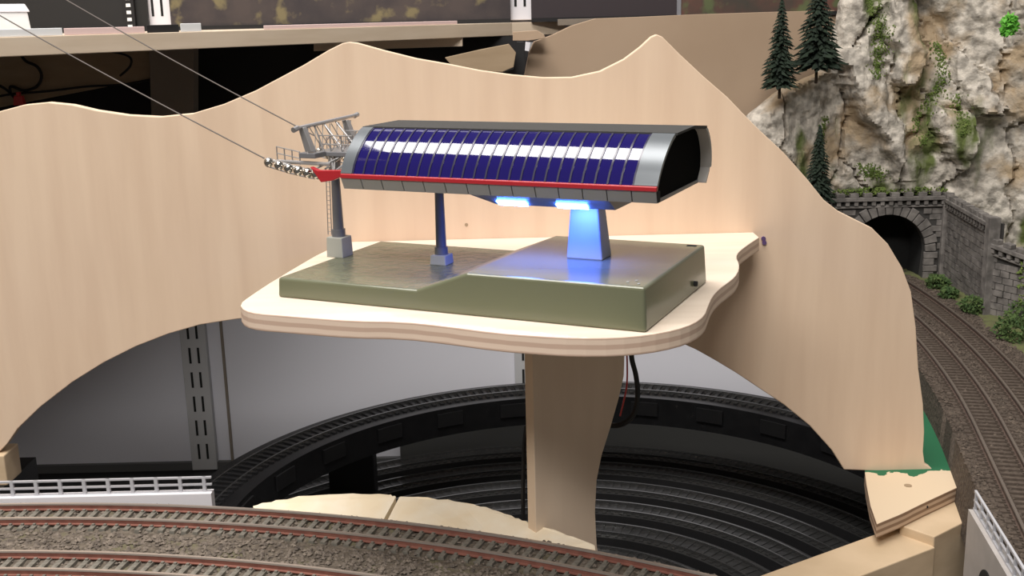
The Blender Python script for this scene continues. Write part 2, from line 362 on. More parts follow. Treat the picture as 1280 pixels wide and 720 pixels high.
# white cardboard box on the shelf
A = on_shelf(-70, 4.5); B = on_shelf(41, 4.5); n2 = Vector((-(B - A).y, (B - A).x)).normalized() * 5
m = MB(); q = [A, B, B + n2, A + n2]; c = (A + B + n2) / 2
m.hexa([(p.x, p.y, ZS) for p in q] + [(p.x + (c.x - p.x) * 0.04, p.y, ZS + 1.5) for p in q])
bx = m.build('white_box', 'paper', bevel=0.12); tag(bx, 'white box with sloped lid at the far end of the shelf', 'box')
m = MB(); q2 = [p + (c - p) * 0.0 for p in q]; m.hexa([(p.x, p.y, ZS + 1.5) for p in q2] + [(c.x + (p.x - c.x) * 0.93, c.y + (p.y - c.y) * 0.9, ZS + 2.0) for p in q2])
m.build('lid', 'white', bx, bevel=0.05)
# pictures standing behind the shelf
def picture(px0, px1, lab, colors, z0=ZS, h=9.5, d=104.6):
    A = ond(px0, 10, d); B = ond(px1, 10, d)
    key = 'picture_%d' % px0
    if len(colors) == 1: M[key] = mat(key, colors[0], rough=0.5)
    else:
        M[key] = mat(key, colors[0], colors[1], rough=0.6, scale=30, detail=8, c3=colors[2], scale3=50, t3=0.6)
    t = thing('backdrop_picture', ((A.x + B.x) / 2, d, z0), lab, 'picture', 'dark pictures standing on the shelf')
    m = MB(); m.box(A.x, B.x, d, d + 0.3, z0, z0 + h); m.build('print_sheet', key, t)
    m = MB(); m.box(A.x, B.x, d - 0.25, d - 0.02, z0, z0 + 0.35); m.build('frame_bar', 'darkboard', t)
picture(-60, 154, 'nearly black picture behind the white box', [(0.010, 0.010, 0.011)])
picture(168, 184, 'narrow black picture edge beside the white slotted standard', [(0.008, 0.008, 0.008)])
picture(212, 638, 'wide dark picture of murky foliage between two white standards', [(0.028, 0.022, 0.026), (0.06, 0.045, 0.042), (0.17, 0.14, 0.07)])
picture(664, 846, 'plain dark purple picture next to the shelf end', [(0.038, 0.028, 0.032)])
picture(852, 1066, 'dark picture with red and green flowers above the tan board', [(0.05, 0.045, 0.035), (0.13, 0.055, 0.04), (0.10, 0.12, 0.05)])
picture(1180, 1360, 'dark picture with pale blurs above the rock face', [(0.03, 0.025, 0.03), (0.10, 0.085, 0.09), (0.3, 0.28, 0.28)], h=11, z0=0.2)
A = ond(155, 10, 104.4); m = MB(); m.box(A.x, A.x + 0.95, 104.2, 104.5, ZS, 9); st = m.build('edge_strip', 'darkboard')
tag(st, 'black strip with a row of white dots beside the nearly black picture', 'strip')
m = MB(); m.box(-0.2, 0.2, -0.03, 0.03, 0, 0.3); d0 = m.build('dot', 'paper', st); d0['_o'] = [0, 0, 0]
for v in d0.data.vertices:
    v.co.x += st['_o'][0] * S; v.co.y += st['_o'][1] * S; v.co.z += st['_o'][2] * S
d0.location = (0.0, -0.18 * S, 0.3 * S); copies(d0, 'dot', st, [(0.0, -0.18, 0.3 + 0.62 * k, 0) for k in range(1, 13)])
# what stands in the dark below the shelf
m = MB(); m.box(-80, 2, 103.0, 103.5, -16, ZS - 1.2); tag(m.build('backing_board', 'darkboard'), 'black backing board in the dark gap below the shelf', 'board')
def facing(name, pts, d, th, mtl, lab, cat, bevel=0.04, parent=None):
    q = [ond(px, py, d) for px, py in pts]
    m = MB(); m.loft([(p.x, d, p.z) for p in q], [(p.x, d + th, p.z) for p in q]); o = m.build(name, mtl, parent, bevel=bevel)
    if lab: tag(o, lab, cat)
    return o
facing('wood_panel', [(-30, 66), (188, 57), (188, 98), (-30, 140)], 98, 1.0, 'brownwood', 'slanting brown wood panel under the shelf behind loose wires', 'panel')
facing('upright_post', [(186, 57), (242, 55), (242, 175), (190, 175)], 97, 1.6, 'postgrey', 'grey brown upright post under the shelf', 'post')
facing('batten', [(392, 50), (578, 43), (578, 58), (392, 64)], 99, 1.2, 'shelf', 'pale wooden batten fixed under the shelf', 'batten')
facing('plywood_offcut', [(556, 72), (600, 62), (636, 55), (645, 66), (642, 84), (628, 90), (600, 90), (566, 84)], 96, 0.8, 'brownwood', 'rounded plywood offcut tucked under the shelf end', 'board')
facing('end_block', [(641, 40), (672, 38), (680, 43), (682, 48), (660, 51), (641, 51)], 97.8, 1.4, 'tan', 'small tan wood block under the shelf end', 'block')
t = facing('shelf_bracket', [(646, 52), (655, 52), (657, 84), (652, 94), (628, 94), (628, 90), (642, 86)], 97.5, 0.5, 'black', 'black curved shelf bracket beside the tan board', 'bracket')
facing('white_tab', [(657, 52), (663, 53), (661, 64), (656, 63)], 97.3, 0.15, 'white', None, None, parent=t, bevel=0.0)
def wire(name, pts, r, mtl, lab, d=None, group=None):
    q = [(ond(p[0], p[1], p[2] if len(p) > 2 else d)) for p in pts]
    # smooth the polyline
    out = []
    for i in range(len(q) - 1):
        a = q[max(i - 1, 0)]; b = q[i]; c = q[i + 1]; e = q[min(i + 2, len(q) - 1)]
        for k in range(6):
            u = k / 6; out.append(0.5 * ((2 * b) + (c - a) * u + (2 * a - 5 * b + 4 * c - e) * u * u + (3 * b - a - 3 * c + e) * u ** 3))
    out.append(q[-1]); m = MB(); m.tube(out, r, 6); return tag(m.build(name, mtl, smooth=True), lab, 'cable', group)
wire('loose_wire', [(25, 66), (32, 76), (46, 83), (52, 95), (46, 108), (30, 113), (14, 108), (13, 118)], 0.13, 'black', 'black wire curling in front of the brown panel', 97.4)
wire('loose_wire', [(-5, 121), (20, 117), (60, 114), (110, 108), (150, 106), (190, 100)], 0.11, 'black', 'thin wire sagging along the brown panel edge', 97.2)
wire('loose_wire', [(128, 62), (160, 70), (163, 82), (150, 95)], 0.1, 'black', 'short wire hanging under the shelf near the grey post', 97.3)
wire('loose_wire', [(-4, 105), (8, 112), (18, 122), (24, 128)], 0.12, 'black', 'black wire running into the red plug', 97.0)
p = ond(24, 124, 96.8); m = MB(); m.frustum((p.x, p.y), (0.45, 0.3), (p.x, p.y), (0.35, 0.25), p.z - 0.5, p.z + 0.3); m.box(p.x - 0.15, p.x + 0.15, p.y - 0.2, p.y + 0.2, p.z + 0.3, p.z + 0.6)
tag(m.build('red_plug', 'redplug', bevel=0.05), 'small red plug on the wires below the shelf', 'plug')

# tan hardboard scenery backing
TA, TB = (ond(652, 60, 99.5).x, 99.5), (ond(1120, 60, 105.7).x, 105.7)
q = [onl(px, py, TA, TB) for px, py in [(655, 180), (655, 100), (662, 66), (668, 52), (690, 44), (715, 32), (745, 23), (800, 21), (868, 18), (960, 15), (1110, 11), (1110, 240)]]
nn = Vector((-(TB[1] - TA[1]), TB[0] - TA[0], 0)).normalized() * 0.5
m = MB(); m.loft(q, [p + nn for p in q]); tag(m.build('hardboard_backing', 'tan', bevel=0.04), 'tan hardboard scenery backing behind the conifers and rock', 'board')
q0 = onl(600, 22, TA, TB); q1 = onl(868, 14, TA, TB)
m = MB(); mm = [onl(700, 24, TA, TB) + nn * 1.6, onl(868, 18.5, TA, TB) + nn * 1.6]
m.hexa([(mm[0].x, mm[0].y, -0.75), (mm[1].x, mm[1].y, -0.75), (mm[1].x, mm[1].y + 1, -0.75), (mm[0].x, mm[0].y + 1, -0.75), (mm[0].x, mm[0].y, -0.2), (mm[1].x, mm[1].y, -0.2), (mm[1].x, mm[1].y + 1, -0.2), (mm[0].x, mm[0].y + 1, -0.2)])
tag(m.build('ledge_strip', 'postgrey', bevel=0.04), 'thin dark ledge strip behind the top of the tan board', 'strip')

# ================================================================== plywood mountain outline
BD = 61.8
top = [(-190, 160), (-120, 165), (-60, 156), (-20, 147), (0, 139), (30, 131), (60, 128), (90, 131), (120, 138), (160, 144), (200, 146), (240, 142), (280, 130), (320, 113), (350, 97), (380, 81),
       (410, 63), (428, 54), (436, 52.5), (446, 53.5), (480, 63), (520, 73), (560, 80), (600, 88), (640, 93.5), (680, 97), (715, 96.5), (750, 89), (780, 74), (800, 59), (814, 46), (821, 43),
       (828, 46), (850, 68), (880, 96), (910, 122), (930, 143), (950, 163), (980, 191), (1010, 225), (1030, 250), (1048, 264), (1070, 275), (1090, 285), (1110, 305), (1128, 335), (1139, 365), (1145, 410), (1148, 460),
       (1154, 505), (1155.5, 540), (1154, 565), (1156, 580), (1164, 585), (1169, 592)]
arch = [(1055, 587), (1040, 563), (1012, 532), (980, 506), (950, 486), (920, 466), (895, 451), (870, 437), (820, 415), (750, 399), (650, 390), (550, 388), (450, 389), (370, 392), (295, 399), (250, 406), (210, 417.5), (170, 433), (130, 453), (90, 478),
        (50, 509), (22, 536), (9, 555), (0, 564), (-190, 580)]
q = [ond(px, py, BD) for px, py in top + arch]
m = MB(); m.loft([(p.x, BD, p.z) for p in q], [(p.x, BD + 0.6, p.z) for p in q], 0, 1)
tag(m.build('mountain_backboard', ['ply', 'plyrim'], bevel=0.05), 'large birch plywood backboard cut to a wavy mountain outline', 'backdrop board')
bb = bpy.data.objects['mountain_backboard']
for px, py in ((955, 303), (954, 298)):
    p = ond(px, py, BD); m = MB(); m.tube([(p.x, BD - 0.12, p.z), (p.x, BD + 0.02, p.z)], 0.13, 8); m.build('screw_head', 'screw', bb)
p = ond(583, 281, BD); m = MB(); m.tube([(p.x, BD - 0.02, p.z), (p.x, BD + 0.02, p.z)], 0.1, 8); m.build('knot', 'brownwood', bb)
p = ond(3, 566, BD); m = MB(); m.box(p.x - 9, p.x + 0.25, BD - 0.4, BD + 1.6, p.z - 1.9, p.z - 0.02); tag(m.build('foot_block', 'lumber', bevel=0.08), 'small brown wood block under the backboard beside the white railing', 'block')
m = MB(); m.prism([(p.x - 14, BD - 2), (p.x + 0.1, BD - 2), (p.x + 0.1, BD + 4), (p.x - 14, BD + 4)], -43.5, p.z - 1.9); tag(m.build('support_block', 'black'), 'dark support under the backboard end behind the white railing', 'support')

# ================================================================== deck on its post
ZD = -12.0
dk = [(299, 380), (305, 388), (322, 392), (350, 394), (386, 397), (440, 401), (503, 402), (556, 407.5), (620, 416), (673, 420), (720, 422.5), (770, 422), (811, 418.5), (845, 412), (868, 404), (881, 394), (885, 383), (890, 371), (899, 361), (910, 353), (919, 346),
      (924, 337), (924, 329), (920, 321), (924, 314), (936, 305), (949, 296.5)]
poly = [onz(px, py, ZD) for px, py in dk]
poly = [(p.x, min(p.y, BD - 0.02)) for p in poly]
bl = onz(440, 299.5, ZD); poly += [(poly[-1][0], BD - 0.02), (bl.x, BD - 0.02)]
for px, py in ((407, 312), (344, 349), (312, 370)): p = onz(px, py, ZD); poly.append((p.x, p.y))
# round the outline once (corner cutting)
def chaikin(P, keep):
    out = []
    for i, p in enumerate(P):
        if i in keep: out.append(p); continue
        a = P[i - 1]; b = P[(i + 1) % len(P)]
        out += [(p[0] * 0.75 + a[0] * 0.25, p[1] * 0.75 + a[1] * 0.25), (p[0] * 0.75 + b[0] * 0.25, p[1] * 0.75 + b[1] * 0.25)]
    return out
poly = chaikin(poly, (26, 27, 28))
m = MB(); m.prism(poly, ZD - 0.78, ZD, 0, 1)
tag(m.build('station_deck', ['deckply', 'deckedge'], bevel=0.05), 'pale plywood deck with wavy rounded edge carrying the ropeway station', 'shelf')
# post: a shaped plank standing edge-on to the room
pd = 51.0; P0 = ond(657.5, 540, pd)
az = math.radians(38); dx, dy = math.cos(az), math.sin(az)          # the plank runs back and to the side
wid_l = []
R0 = [(784, 445), (780, 470), (773, 500), (763, 535), (752, 570), (746, 600), (744, 640), (746, 680), (752, 720)]
th_ = 0.62; nx, ny = dy, -dx                                         # face normal towards the viewer
front0 = Vector((P0.x, P0.y)) 
fedge = front0 + Vector((-nx, -ny)) * 0.0
A2 = (front0.x + nx * 0 + th_ * 0.0, front0.y)
FA = Vector((front0.x, front0.y)) + Vector((nx, ny)) * th_           # near corner of the lit edge
pts = [(FA.x, FA.y, ZD - 0.78), (FA.x, FA.y, -43.5)]
side = []
for px, py in R0:
    p = onl(px, py, (FA.x, FA.y), (FA.x + dx, FA.y + dy)); side.append((p.x, p.y, p.z))
side[0] = (side[0][0], side[0][1], ZD - 0.78); side.append((side[-1][0], side[-1][1], -43.5))
outl = [pts[0]] + side + [pts[1]]
m = MB(); m.loft(outl, [(x - nx * th_, y - ny * th_, z) for x, y, z in outl], 0, 1)
tag(m.build('deck_post', ['postply', 'plyrim'], bevel=0.03), 'shaped plywood post standing under the station deck', 'post')
# cable under the deck
wire('station_cable', [(789, 436, 56), (790, 450, 56), (795, 470, 56), (797, 495, 55.6), (792, 518, 55.2), (776, 531, 55), (755, 530, 55.5), (735, 520, 56)], 0.15, 'black', 'black power cable hanging from the deck beside the post')
wire('station_cable', [(783, 436, 56.5), (784, 455, 56.5), (783, 485, 56.5), (775, 520, 56.5)], 0.05, 'redplug', 'thin red wire hanging beside the black cable')
wire('station_cable', [(658, 532, 53.5), (655, 560, 53.2), (654, 600, 53), (654, 640, 53), (655, 668, 53)], 0.12, 'black', 'black cable running down behind the lit edge of the post')

# ================================================================== ropeway station (local frame: u right, v back, w up)
SX, SY, YAW = -10.57, 49.1, math.radians(-24.92)
ST = thing('ropeway_station', (SX, SY, ZD), 'model ropeway station with blue glazed barrel hall on an olive base', 'model station', rz=YAW, local=True)
BW, BDp, HL, HH = 17.34, 8.98, 0.91, 1.79
# base: low half, slope, high half with a diagonal ramp
m = MB(); dr = 0.10
def bp(u, v, w): # side draft
    cu, cv = BW / 2, BDp / 2; k = dr * w / HH
    return (u + (k if u < cu else -k) * (1 if u in (0, BW) else 0), v + (k if v < cv else -k) * (1 if v in (0, BDp) else 0), w)
uf0, uf1, ub0, ub1 = 7.15, 9.55, 7.75, 10.0
V_ = [bp(0, 0, 0), bp(BW, 0, 0), bp(BW, BDp, 0), bp(0, BDp, 0),
      bp(0, 0, HL), bp(uf0, 0, HL), bp(uf1, 0, HH), bp(BW, 0, HH), bp(BW, BDp, HH), bp(ub1, BDp, HH), bp(ub0, BDp, HL), bp(0, BDp, HL)]
m.add(V_, [(3, 2, 1, 0), (0, 1, 7, 6, 5, 4), (1, 2, 8, 7), (2, 3, 11, 10, 9, 8), (3, 0, 4, 11)], 0)
m.add(V_, [(4, 5, 10, 11), (5, 6, 9, 10)], 1); m.add(V_, [(6, 7, 8, 9)], 0)
bs = MB(); bs.v = m.v[:12]; bs.f = [tuple(i % 12 for i in f) for f in m.f]; bs.m = m.m
base = bs.build('base', ['olive', 'olivetop'], ST, bevel=0.12, segs=3)
m = MB()
for (u, v, s_) in ((16.75, 8.45, 0.22),): m.box(u - s_, u + s_, v - 0.13, v + 0.13, HH - 0.02, HH + 0.015)
m.build('vent_slot', 'slot', base)
m = MB(); m.tube([(BW - 0.12, 6.9, 0.42), (BW + 0.12, 6.9, 0.42)], 0.12, 10); m.build('plug_socket', 'slot', base)
for (u, v) in ((16.35, 0.7), (16.6, 1.05), (16.85, 0.55)):
    m = MB(); m.tube([(u, v, HH - 0.02), (u, v, HH + 0.03)], 0.06, 8); m.build('locating_pin', 'blockgrey', base)
# pylons
def pylon(u, v, z, hb, hw, top, r0, r1, nm):
    m = MB(); m.frustum((u, v), (hw, hw), (u, v), (hw * 0.93, hw * 0.93), z - 0.01, z + hb); b = m.build(nm + '_block', 'blockgrey', ST, bevel=0.04)
    m = MB(); m.tube([(u, v, z + hb), (u, v, z + hb + 0.35)], r0 * 1.25, 16); m.build('collar', 'column', b, smooth=True)
    m = MB(); m.tube([(u, v, z + hb + 0.3), (u, v, top)], [r0, r1], 16); m.build(nm + '_column', 'column', ST, smooth=True)
pylon(0.12, 5.0, HL, 0.98, 0.47, 5.1, 0.27, 0.2, 'pylon')
pylon(5.72, 5.05, HL, 0.45, 0.42, 5.0, 0.25, 0.2, 'pylon')
# ladder beside the first pylon
m = MB(); lu, lv = -0.33, 4.9
for s_ in (-0.1, 0.1): m.tube([(lu + s_, lv, 1.95), (lu + s_ + 0.1, lv, 5.2)], 0.022, 6)
for k in range(14): m.tube([(lu - 0.1 + 0.007 * k, lv, 2.1 + k * 0.22), (lu + 0.1 + 0.007 * k, lv, 2.1 + k * 0.22)], 0.015, 6)
m.build('ladder', 'metal', ST)
# lamp pedestal
m = MB(); m.frustum((13.2, 4.75), (0.83, 0.62), (13.15, 4.75), (0.6, 0.45), HH - 0.01, 4.35); m.build('pedestal', 'pedestal', ST, bevel=0.07)
# --- barrel hall
VC = 4.05
prof_f = [(1.12, 4.93), (0.86, 5.38), (0.84, 5.42), (0.84, 5.62), (0.88, 5.70), (0.97, 5.98), (1.13, 6.28), (1.34, 6.57), (1.60, 6.85), (1.90, 7.11), (2.22, 7.33), (2.55, 7.47)]
def sh(u, w): return u + 0.11 * (w - 5.0)
def P(u, v, w): return (sh(u, w), v, w)
def off(pr, d):  # move the profile inwards by d
    out = []
    for i, (v, w) in enumerate(pr):
        a = pr[max(i - 1, 0)]; b = pr[min(i + 1, len(pr) - 1)]; t = Vector((b[0] - a[0], b[1] - a[1])).normalized()
        out.append((v + t.y * d, w - t.x * d))
    return out
U0, UG0, UG1, U1 = 3.12, 3.72, 16.45, 17.42
glass = prof_f[3:]
def strip(m, pr, ua, ub, d0=0.0, d1=0.14, mi=0, mirror=False):
    A = off(pr, d0); B = off(pr, d1)
    f = lambda v: (2 * VC - v) if mirror else v
    n = len(pr)
    for i in range(n - 1):
        c = [(A[i], ua), (A[i + 1], ua), (B[i + 1], ua), (B[i], ua), (A[i], ub), (A[i + 1], ub), (B[i + 1], ub), (B[i], ub)]
        m.hexa([P(u, f(q[0]), q[1]) for q, u in c], mi)
def strip_s(name, mtl, pr, ua, ub, d0, d1, par, mirror=False):
    """one closed curved slab with smooth shading"""
    A = off(pr, d0); B = off(pr, d1); f = lambda v: (2 * VC - v) if mirror else v
    ring = A + B[::-1]; m = MB()
    m.loft([P(ua, f(v), w) for v, w in ring], [P(ub, f(v), w) for v, w in ring]); return m.build(name, mtl, par, smooth=True, angle=35)
NP = 24; stepu = (UG1 - UG0) / NP
for k in range(NP):
    strip_s('glass_pane', 'glass', glass, UG0 + k * stepu + 0.035, UG0 + (k + 1) * stepu - 0.035, 0.03, 0.12, ST)
for k in range(NP + 1):
    strip_s('glazing_bar', 'rib', glass, UG0 + k * stepu - 0.04, UG0 + k * stepu + 0.04, 0.0, 0.12, ST)
for (ua, ub) in ((U0, UG0 - 0.04), (UG1 + 0.04, U1)):
    strip_s('end_band', 'silver', glass, ua, ub, -0.02, 0.16, ST)
strip_s('rear_shell', 'inner', glass, U0, U1 + 0.42, 0.0, 0.12, ST, mirror=True)
# red stripe
m = MB()
m.loft([P(U0 + 0.02, v, w) for v, w in ((0.80, 5.40), (0.78, 5.43), (0.78, 5.57), (0.82, 5.61), (1.0, 5.61), (1.0, 5.40))], [P(U1, v, w) for v, w in ((0.80, 5.40), (0.78, 5.43), (0.78, 5.57), (0.82, 5.61), (1.0, 5.61), (1.0, 5.40))])
m.build('red_stripe', 'red', ST, bevel=0.02)
# lower cladding panels
NQ = 14; su = (U1 - U0) / NQ; low = [(1.14, 4.90), (0.84, 5.385)]
for k in range(NQ):
    strip_s('cladding_panel', 'panelgrey', low, U0 + k * su + 0.022, U0 + (k + 1) * su - 0.022, 0.0, 0.1, ST)
m = MB(); lo2 = off(low, 0.05); m.loft([P(U0, v, w) for v, w in (lo2[0], lo2[1], (1.3, 5.385), (1.5, 4.92))], [P(U1, v, w) for v, w in (lo2[0], lo2[1], (1.3, 5.385), (1.5, 4.92))]); m.build('cladding_backing', 'slot', ST)
strip_s('rear_cladding', 'inner', [(1.14, 4.90), (0.86, 5.40), (0.84, 5.62)], U0, U1 + 0.36, 0.0, 0.1, ST, mirror=True)
# floor of the hall, roof
m = MB(); m.loft([P(U0, v, w) for v, w in ((1.2, 4.9), (6.9, 4.9), (6.9, 5.05), (1.2, 5.05))], [P(U1, v, w) for v, w in ((1.2, 4.9), (6.9, 4.9), (6.9, 5.05), (1.2, 5.05))]); m.build('hall_floor', 'column', ST)
rz_ = lambda v: 7.47 + 0.15 * (1 - abs(v - VC) / 1.5)
m = MB(); ru0, ru1 = U0 - 0.0, U1 + 0.08
Rt = [(ru0 + 0.0, 2.5, 7.49), (ru1, 2.5, 7.49), (ru1 + 0.25, VC, 7.64), (ru1 + 0.36, 5.6, 7.49), (ru0 + 1.5, 5.6, 7.49), (ru0 + 0.9, VC, 7.64)]
Rb = [(u, v, w - 0.1) for u, v, w in Rt]
V2 = [P(*q) for q in Rt] + [P(*q) for q in Rb]
m.add(V2, [(0, 1, 2, 5), (5, 2, 3, 4), (11, 8, 7, 6), (10, 9, 8, 11), (0, 6, 7, 1), (1, 7, 8, 2), (2, 8, 9, 3), (3, 9, 10, 4), (4, 10, 11, 5), (5, 11, 6, 0)])
m.build('roof', 'roof', ST)
# dark end walls set inside the shell
ins = off(prof_f, 0.13)
endp = [(v, w) for v, w in ins] + [(VC, 7.5)] + [(2 * VC - v, w) for v, w in reversed(ins)]
for (u, nm) in ((U1 - 0.12, 'end_wall'), (U0 + 0.35, 'end_wall')):
    m = MB(); m.loft([P(u, v, w) for v, w in endp], [P(u + 0.08, v, w) for v, w in endp]); m.build(nm, 'voidblack', ST)
# machine keel with lamps
k0 = [(1.55, 4.92), (2.15, 4.62), (2.75, 4.27), (5.5, 4.27), (6.3, 4.9)]
def keel(ua, ub, pa, pb): 
    m.loft([P(ua, v, w) for v, w in pa], [P(ub, v, w) for v, w in pb])
m = MB(); flat = [(1.55, 4.92), (2.15, 4.84), (2.75, 4.80), (5.5, 4.80), (6.3, 4.92)]
mid = [(1.55, 4.92), (2.15, 4.76), (2.75, 4.68), (5.5, 4.68), (6.3, 4.92)]
keel(6.9, 8.7, flat, mid); keel(8.7, 9.8, mid, k0); keel(9.8, 15.2, k0, k0)
kl = m.build('machine_keel', 'column', ST)
for ua in (10.0, 12.72):
    m = MB()
    A = [(2.30, 4.50), (2.68, 4.277), (2.70, 4.31), (2.32, 4.535)]
    A = [(v - 0.02, w - 0.03) for v, w in A]
    m.loft([P(ua, v, w) for v, w in A], [P(ua + 1.35, v, w) for v, w in A]); l = m.build('lamp_panel', 'led', kl)
    l['label'] = 'glowing cold white blue lamp panel'
    ld = bpy.data.lights.new('station_lamp', 'AREA'); ld.shape = 'RECTANGLE'; ld.size = 1.2 * S; ld.size_y = 0.8 * S; ld.energy = 0.03; ld.color = (0.05, 0.13, 1.0)
    lo_ = bpy.data.objects.new('station_lamp', ld); COL.objects.link(lo_); lo_.parent = kl; lo_.location = ((ua + 0.6) * S, 3.4 * S, 4.2 * S)
# --- rope gantry on the entry side
mt = MB(); mt.tube([(0.2, 1.9, 7.38), (0.2, 7.0, 7.55)], 0.09, 8); mt.tube([(0.2, 1.75, 7.33), (0.2, 2.1, 7.4)], 0.13, 8); mt.tube([(0.2, 6.85, 7.52), (0.2, 7.15, 7.58)], 0.12, 8); gb = mt.build('cross_arm', 'metal', ST, smooth=True)
for v in (2.5, 6.1):
    m = MB(); m.hexa([(0.35, v - 0.18, 6.3), (0.75, v - 0.18, 6.3), (0.75, v + 0.18, 6.3), (0.35, v + 0.18, 6.3), (0.02, v - 0.14, 7.4), (0.32, v - 0.14, 7.4), (0.32, v + 0.14, 7.4), (0.02, v + 0.14, 7.4)]); m.build('hanger', 'metal', gb, bevel=0.03)
m = MB(); m.box(0.2, 3.4, 3.2, 5.6, 6.0, 6.22); m.box(0.0, 0.9, 2.3, 3.2, 6.0, 6.25); m.build('walkway', 'column', ST, bevel=0.04)
m = MB()
for (u, v) in ((0.5, 3.3), (1.1, 3.3), (1.7, 3.3), (2.3, 3.3), (0.5, 5.5), (1.1, 5.5), (1.7, 5.5), (2.3, 5.5)): m.tube([(u, v, 6.2), (u, v, 6.95)], 0.03, 6)
for v in (3.3, 5.5):
    for w in (6.55, 6.95): m.tube([(0.5, v, w), (2.3, v, w)], 0.03, 6)
    for k in range(3): m.tube([(0.5 + 0.6 * k, v, 6.2), (1.1 + 0.6 * k, v, 6.95)], 0.02, 6)
m.build('walkway_railing', 'metal', ST)
m = MB()
for (A, B) in (((0.2, 4.2, 7.4), (1.2, 4.2, 6.2)), ((0.2, 3.4, 7.4), (0.8, 3.2, 6.2)), ((0.2, 5.2, 7.4), (1.2, 5.3, 6.2)), ((0.2, 4.6, 5.0), (0.6, 4.4, 6.0)), ((0.2, 5.4, 5.0), (1.5, 5.0, 6.0)), ((1.0, 3.4, 6.0), (1.8, 2.4, 5.4)), ((1.6, 3.4, 6.0), (0.8, 2.2, 5.5)), ((2.2, 3.6, 6.0), (2.0, 2.3, 5.5))): m.tube([A, B], 0.045, 6)
for k in range(7):
    v = 2.4 + 0.6 * k; m.tube([(0.2, v, 7.35), (0.7, v + 0.35, 6.2)], 0.022, 5); m.tube([(0.2, v + 0.5, 7.35), (0.5, v - 0.1, 6.2)], 0.022, 5)
for (u, v, w) in ((1.2, 2.6, 5.5), (1.7, 2.8, 5.45), (2.2, 3.0, 5.45)): m.tube([(u, v, w), (u + 0.3, v + 1.2, 6.05)], 0.05, 6); m.tube([(u + 0.5, v, w), (u - 0.1, v + 1.0, 6.05)], 0.04, 6)
m.tube([(0.12, 5.0, 5.0), (0.12, 5.0, 6.1)], 0.3, 12); m.build('truss', 'metal', ST)
def roller_bank(v, nm):
    uw = [(-1.46, 5.80), (-0.90, 5.68), (-0.38, 5.56), (0.14, 5.47), (0.64, 5.39), (1.12, 5.33)]
    m = MB(); m.tube([(u, v + 0.22, w + 0.08) for u, w in uw] + [(2.3, v + 0.22, 5.42)], 0.07, 8)
    m.tube([(u, v - 0.02, w - 0.2) for u, w in uw], 0.035, 6); fr_ = m.build('roller_frame', 'metal', ST, smooth=True)
    for u, w in uw:
        m = MB(); m.ball((u, v, w), 0.235, 14, 10); m.tube([(u, v, w), (u, v + 0.25, w + 0.04)], 0.06, 6); m.build('roller', 'chrome', fr_, smooth=True)
    m = MB()
    for k in range(4): m.tube([(-1.3 + 0.42 * k, v + 0.45, 5.85 - 0.06 * k), (-1.3 + 0.42 * k, v + 0.45, 6.5 - 0.07 * k)], 0.028, 6)
    for d in (0.02, 0.32): m.tube([(-1.3, v + 0.45, 6.5 - d), (-0.04, v + 0.45, 6.29 - d)], 0.026, 6)
    m.tube([(-1.3, v + 0.45, 5.8), (1.6, v + 0.45, 5.75)], 0.09, 8); m.build('catwalk', 'metal', fr_)
    m = MB(); pl = [(0.95, 5.70), (1.35, 5.55), (2.65, 5.60), (2.65, 5.34), (2.1, 5.12), (1.5, 5.02), (1.15, 5.46)]
    m.loft([(u, v - 0.25, w) for u, w in pl], [(u, v + 0.05, w) for u, w in pl]); m.build('red_guide', 'red', fr_, bevel=0.03)
    m = MB(); m.tube([(2.5, v - 0.05, 5.46), (3.4, v - 0.3, 5.48)], 0.09, 8); m.build('guide_rod', 'red', fr_)
roller_bank(2.0, 'front'); roller_bank(6.1, 'rear')

# ropes
def su2w(u, v, w): c, s = math.cos(YAW), math.sin(YAW); return Vector((SX + u * c - v * s, SY + u * s + v * c, ZD + w))
def rope(u0, v, w0, px, py, lab):
    a = su2w(u0, v, w0); o = Vector((SX, SY)); bx_, by_ = -math.sin(YAW), math.cos(YAW)
    r = ray(px, py); t = (v + o.x * bx_ + o.y * by_) / (r.x * bx_ + r.y * by_); b = r * t
    e = a + (b - a) * 1.6; pts = []
    for k in range(25):
        s_ = k / 24; q = a + (e - a) * s_; pts.append((q.x, q.y, q.z - 0.25 * math.sin(math.pi * s_)))
    m = MB(); m.tube(pts, 0.032, 6); tag(m.build('haul_rope', 'rope', smooth=True), lab, 'rope', 'ropes of the ropeway')
rope(-1.7, 2.0, 5.98, 0, 14, 'lower grey wire rope running up from the chrome rollers')
rope(-1.7, 6.1, 6.6, 92, 0, 'upper grey wire rope running up from the cross arm')

# ================================================================== foreground tracks
FC = (-27.4, -18.5); ZR = -24.0; ZB = ZR - 0.42
def fcirc(a0, a1, n): return circ(FC, a0, a1, n)
def rail_mesh(m, q, frames):
    z0 = ZR - 0.36
    m.sweep([(q - 0.13, z0), (q + 0.13, z0), (q + 0.13, z0 + 0.05), (q + 0.045, z0 + 0.09), (q + 0.045, ZR - 0.12), (q + 0.085, ZR - 0.08), (q + 0.075, ZR), (q - 0.075, ZR), (q - 0.085, ZR - 0.08), (q - 0.045, ZR - 0.12), (q - 0.045, z0 + 0.09), (q - 0.13, z0 + 0.05)],
            frames, [0, 0, 0, 0, 0, 1, 1, 1, 0, 0, 0, 0])
def sleeper_mesh(par, mtl):
    m = MB(); m.frustum((0, 0), (1.45, 0.17), (0, 0), (1.40, 0.13), -0.62, -0.335)
    for s_ in (-0.83, 0.83):
        for e in (-0.2, 0.2): m.box(s_ + e - 0.06, s_ + e + 0.06, -0.07, 0.07, -0.335, -0.25)
    o = m.build('sleeper', mtl, par); o['_o'] = [0, 0, 0]
    return o
def fix_local(o, par):      # mesh was written relative to the world origin: undo the parent's offset
    b = Vector(par['_o'])
    for v in o.data.vertices: v.co += b * S
